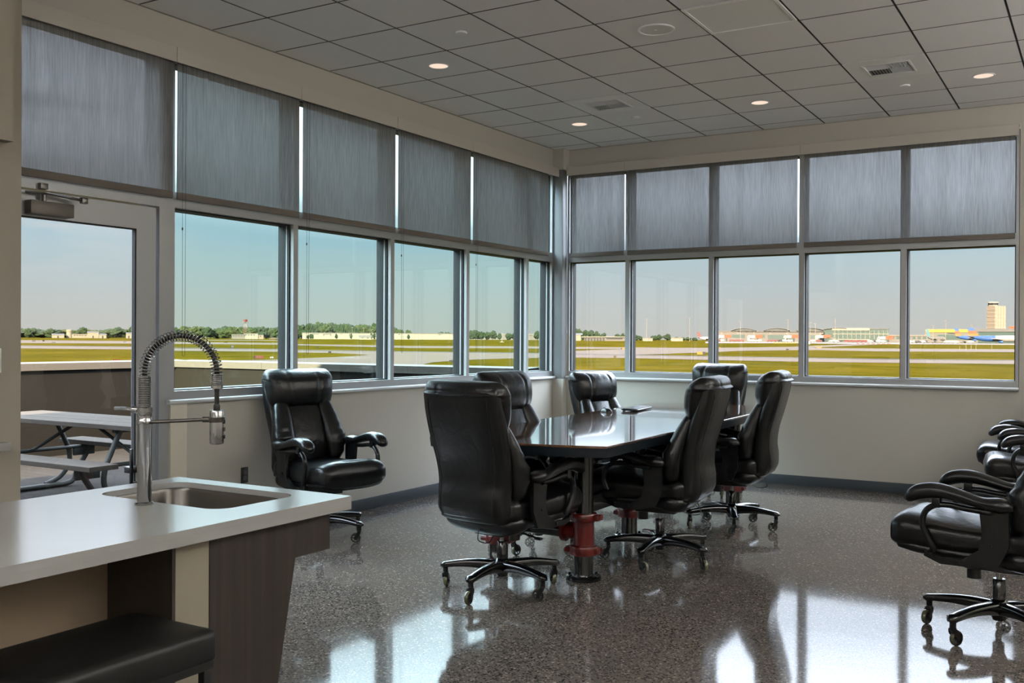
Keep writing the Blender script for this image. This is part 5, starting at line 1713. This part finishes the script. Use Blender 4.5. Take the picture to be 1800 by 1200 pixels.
for k, x in enumerate((476.3, 479.4)):
    p = on_ground(x, 630.3)
    tag(MB().ell((0, 0, .3), (.28, .28, .3), 14, 8).obj('runway_light', M_BSKIN, None, p), 'small white runway light right of the red sign', 'light', 'white lights by the red sign')
for k in range(12):
    p = on_ground(1361 + 3.6 * k, 603.4)
    tag(MB().box(-.45, .45, -.2, .2, 0, .9).obj('safety_marker', M_BYELL, None, p, smooth=False), 'small yellow marker in the row on the grass before the terminal', 'marker', 'yellow markers before the terminal')
for k in range(7):
    p = on_ground(1508 + 9 * k, 605.0)
    tag(MB().box(-1.1, 1.1, -.3, .3, 0, .7).obj('barrier', pbr('pale red barrier', (0.220, 0.105, 0.077), .7, linear=True), None, p, smooth=False), 'low pink barrier block on the apron edge before the glass hall', 'barrier', 'pink barriers on the apron edge')
# ------------------------------------------------------------------ light
SUN_DIR = Vector((.323, -.889, .326)).normalized()
sun = bpy.data.lights.new('sun', 'SUN'); sun.energy = SUN_E; sun.angle = .009; sun.color = (1.0, .84, .62)
so = bpy.data.objects.new('sun', sun); COL.objects.link(so); so.rotation_euler = SUN_DIR.to_track_quat('Z', 'Y').to_euler()

wd = bpy.data.worlds.new('sky'); SC.world = wd; wd.use_nodes = True
nt = wd.node_tree; nt.nodes.clear()
N_ = nt.nodes.new; L_ = nt.links.new
out = N_('ShaderNodeOutputWorld'); bg = N_('ShaderNodeBackground'); L_(bg.outputs[0], out.inputs[0])
tc = N_('ShaderNodeTexCoord'); sep = N_('ShaderNodeSeparateXYZ'); L_(tc.outputs['Generated'], sep.inputs[0])
ramp = N_('ShaderNodeValToRGB'); cr = ramp.color_ramp
STOPS = SKY_STOPS
mr = N_('ShaderNodeMapRange'); mr.inputs[1].default_value = 0.0; mr.inputs[2].default_value = 0.5; # sky boosted above the view to light the room, starting lower northward
sh = N_('ShaderNodeMapRange'); sh.inputs[1].default_value = -.80; sh.inputs[2].default_value = -.45; sh.inputs[3].default_value = 0.0; sh.inputs[4].default_value = .055; L_(sep.outputs[0], sh.inputs[0])
lo = N_('ShaderNodeMapRange'); lo.inputs[1].default_value = .080; lo.inputs[2].default_value = .100; L_(sep.outputs[2], lo.inputs[0])
sm = N_('ShaderNodeMath'); sm.operation = 'MULTIPLY_ADD'; L_(sh.outputs[0], sm.inputs[0]); L_(lo.outputs[0], sm.inputs[1]); L_(sep.outputs[2], sm.inputs[2])
L_(sm.outputs[0], mr.inputs[0])
L_(mr.outputs[0], ramp.inputs[0])
while len(cr.elements) > 1: cr.elements.remove(cr.elements[0])
for i, (z, c) in enumerate(STOPS):
    e = cr.elements[0] if i == 0 else cr.elements.new(z / .5)
    e.position = z / .5; e.color = (c[0] / 32, c[1] / 32, c[2] / 32, 1)
# thin cloud streaks
mp = N_('ShaderNodeMapping'); mp.inputs['Scale'].default_value = (3.2, 3.2, 22); L_(tc.outputs['Generated'], mp.inputs[0])
nz = N_('ShaderNodeTexNoise'); nz.inputs['Scale'].default_value = 1.6; nz.inputs['Detail'].default_value = 5; L_(mp.outputs[0], nz.inputs['Vector'])
cm = N_('ShaderNodeMapRange'); cm.inputs[1].default_value = .46; cm.inputs[2].default_value = .66; L_(nz.outputs[0], cm.inputs[0])
cz = N_('ShaderNodeMapRange'); cz.inputs[1].default_value = .045; cz.inputs[2].default_value = .085; L_(sep.outputs[2], cz.inputs[0])
# only towards the left of the view, where the photo has them
cx = N_('ShaderNodeMapRange'); cx.inputs[1].default_value = -.74; cx.inputs[2].default_value = -.83; L_(sep.outputs[0], cx.inputs[0])
m1 = N_('ShaderNodeMath'); m1.operation = 'MULTIPLY'; L_(cm.outputs[0], m1.inputs[0]); L_(cz.outputs[0], m1.inputs[1])
m2 = N_('ShaderNodeMath'); m2.operation = 'MULTIPLY'; L_(m1.outputs[0], m2.inputs[0]); L_(cx.outputs[0], m2.inputs[1])
m3 = N_('ShaderNodeMath'); m3.operation = 'MULTIPLY'; L_(m2.outputs[0], m3.inputs[0]); m3.inputs[1].default_value = .8
mx = N_('ShaderNodeMix'); mx.data_type = 'RGBA'; mx.inputs[7].default_value = (.70 / 32, .69 / 32, .69 / 32, 1)
L_(m3.outputs[0], mx.inputs[0]); L_(ramp.outputs[0], mx.inputs[6]); L_(mx.outputs[2], bg.inputs[0]); bg.inputs[1].default_value = 32.0


def lamp(name, kind, loc, energy, color, **kw):
    l = bpy.data.lights.new(name, kind); l.energy = energy; l.color = color
    for k, v in kw.items(): setattr(l, k, v)
    o = bpy.data.objects.new(name, l); COL.objects.link(o); o.location = loc
    return o


WARM = (1.0, .80, .60)
for (x, y) in ((.86, -3.60), (.86, -1.17), (2.68, -1.17), (4.51, -1.17), (4.51, -3.6), (6.3, -1.17), (6.3, -3.6), (2.68, -6.0), (4.51, -6.0), (.86, -6.0), (6.3, -6.0)):
    lamp('downlight_lamp', 'SPOT', (x, y, CEIL - .012), DOWN_W, WARM, spot_size=R(125), spot_blend=.7, shadow_soft_size=.07)
# added fill lights, no fixtures, out of view, throw light up on the ceiling
for (x, y, z, sx, sy, pw) in ((8.2, -2.6, 2.75, .5, 2.4, UP_E), (8.2, -6.6, 2.75, .5, 2.4, UP_E), (4.6, -8.0, 2.7, 1.6, .3, UP_C), (6.2, -7.4, 2.7, 1.6, .3, UP_C), (4.0, -12.4, 2.75, 2.4, .5, UP_B), (7.4, -12.4, 2.75, 2.4, .5, UP_B), (1.6, -12.4, 2.75, 2.4, .5, UP_B)):
    o = lamp('added_fill_light', 'AREA', (x, y, z), pw, (1.0, .985, .955), shape='RECTANGLE', size=sx, size_y=sy)
    o.rotation_euler = (PI, 0, 0)

# ------------------------------------------------------------------ camera
cd = bpy.data.cameras.new('camera'); co = bpy.data.objects.new('camera', cd); COL.objects.link(co)
cd.sensor_fit = 'HORIZONTAL'; cd.sensor_width = 36.0; cd.lens = 36.0 * F_PX / 1800.0
cd.clip_start = .05; cd.clip_end = 8000
co.matrix_world = Matrix(((AX_R.x, AX_U.x, -AX_F.x, CAM.x), (AX_R.y, AX_U.y, -AX_F.y, CAM.y), (AX_R.z, AX_U.z, -AX_F.z, CAM.z), (0, 0, 0, 1)))
SC.camera = co
SC.view_settings.view_transform = 'Standard'; SC.view_settings.look = 'None'
SC.view_settings.exposure = 0.0; SC.view_settings.gamma = 1.0; SC.view_settings.use_curve_mapping = False
SC.cycles.use_denoising = True
SC.cycles.max_bounces = 10; SC.cycles.diffuse_bounces = 5; SC.cycles.glossy_bounces = 5; SC.cycles.transparent_max_bounces = 24
SC.cycles.caustics_reflective = False; SC.cycles.caustics_refractive = False
SC.cycles.sample_clamp_indirect = 10.0
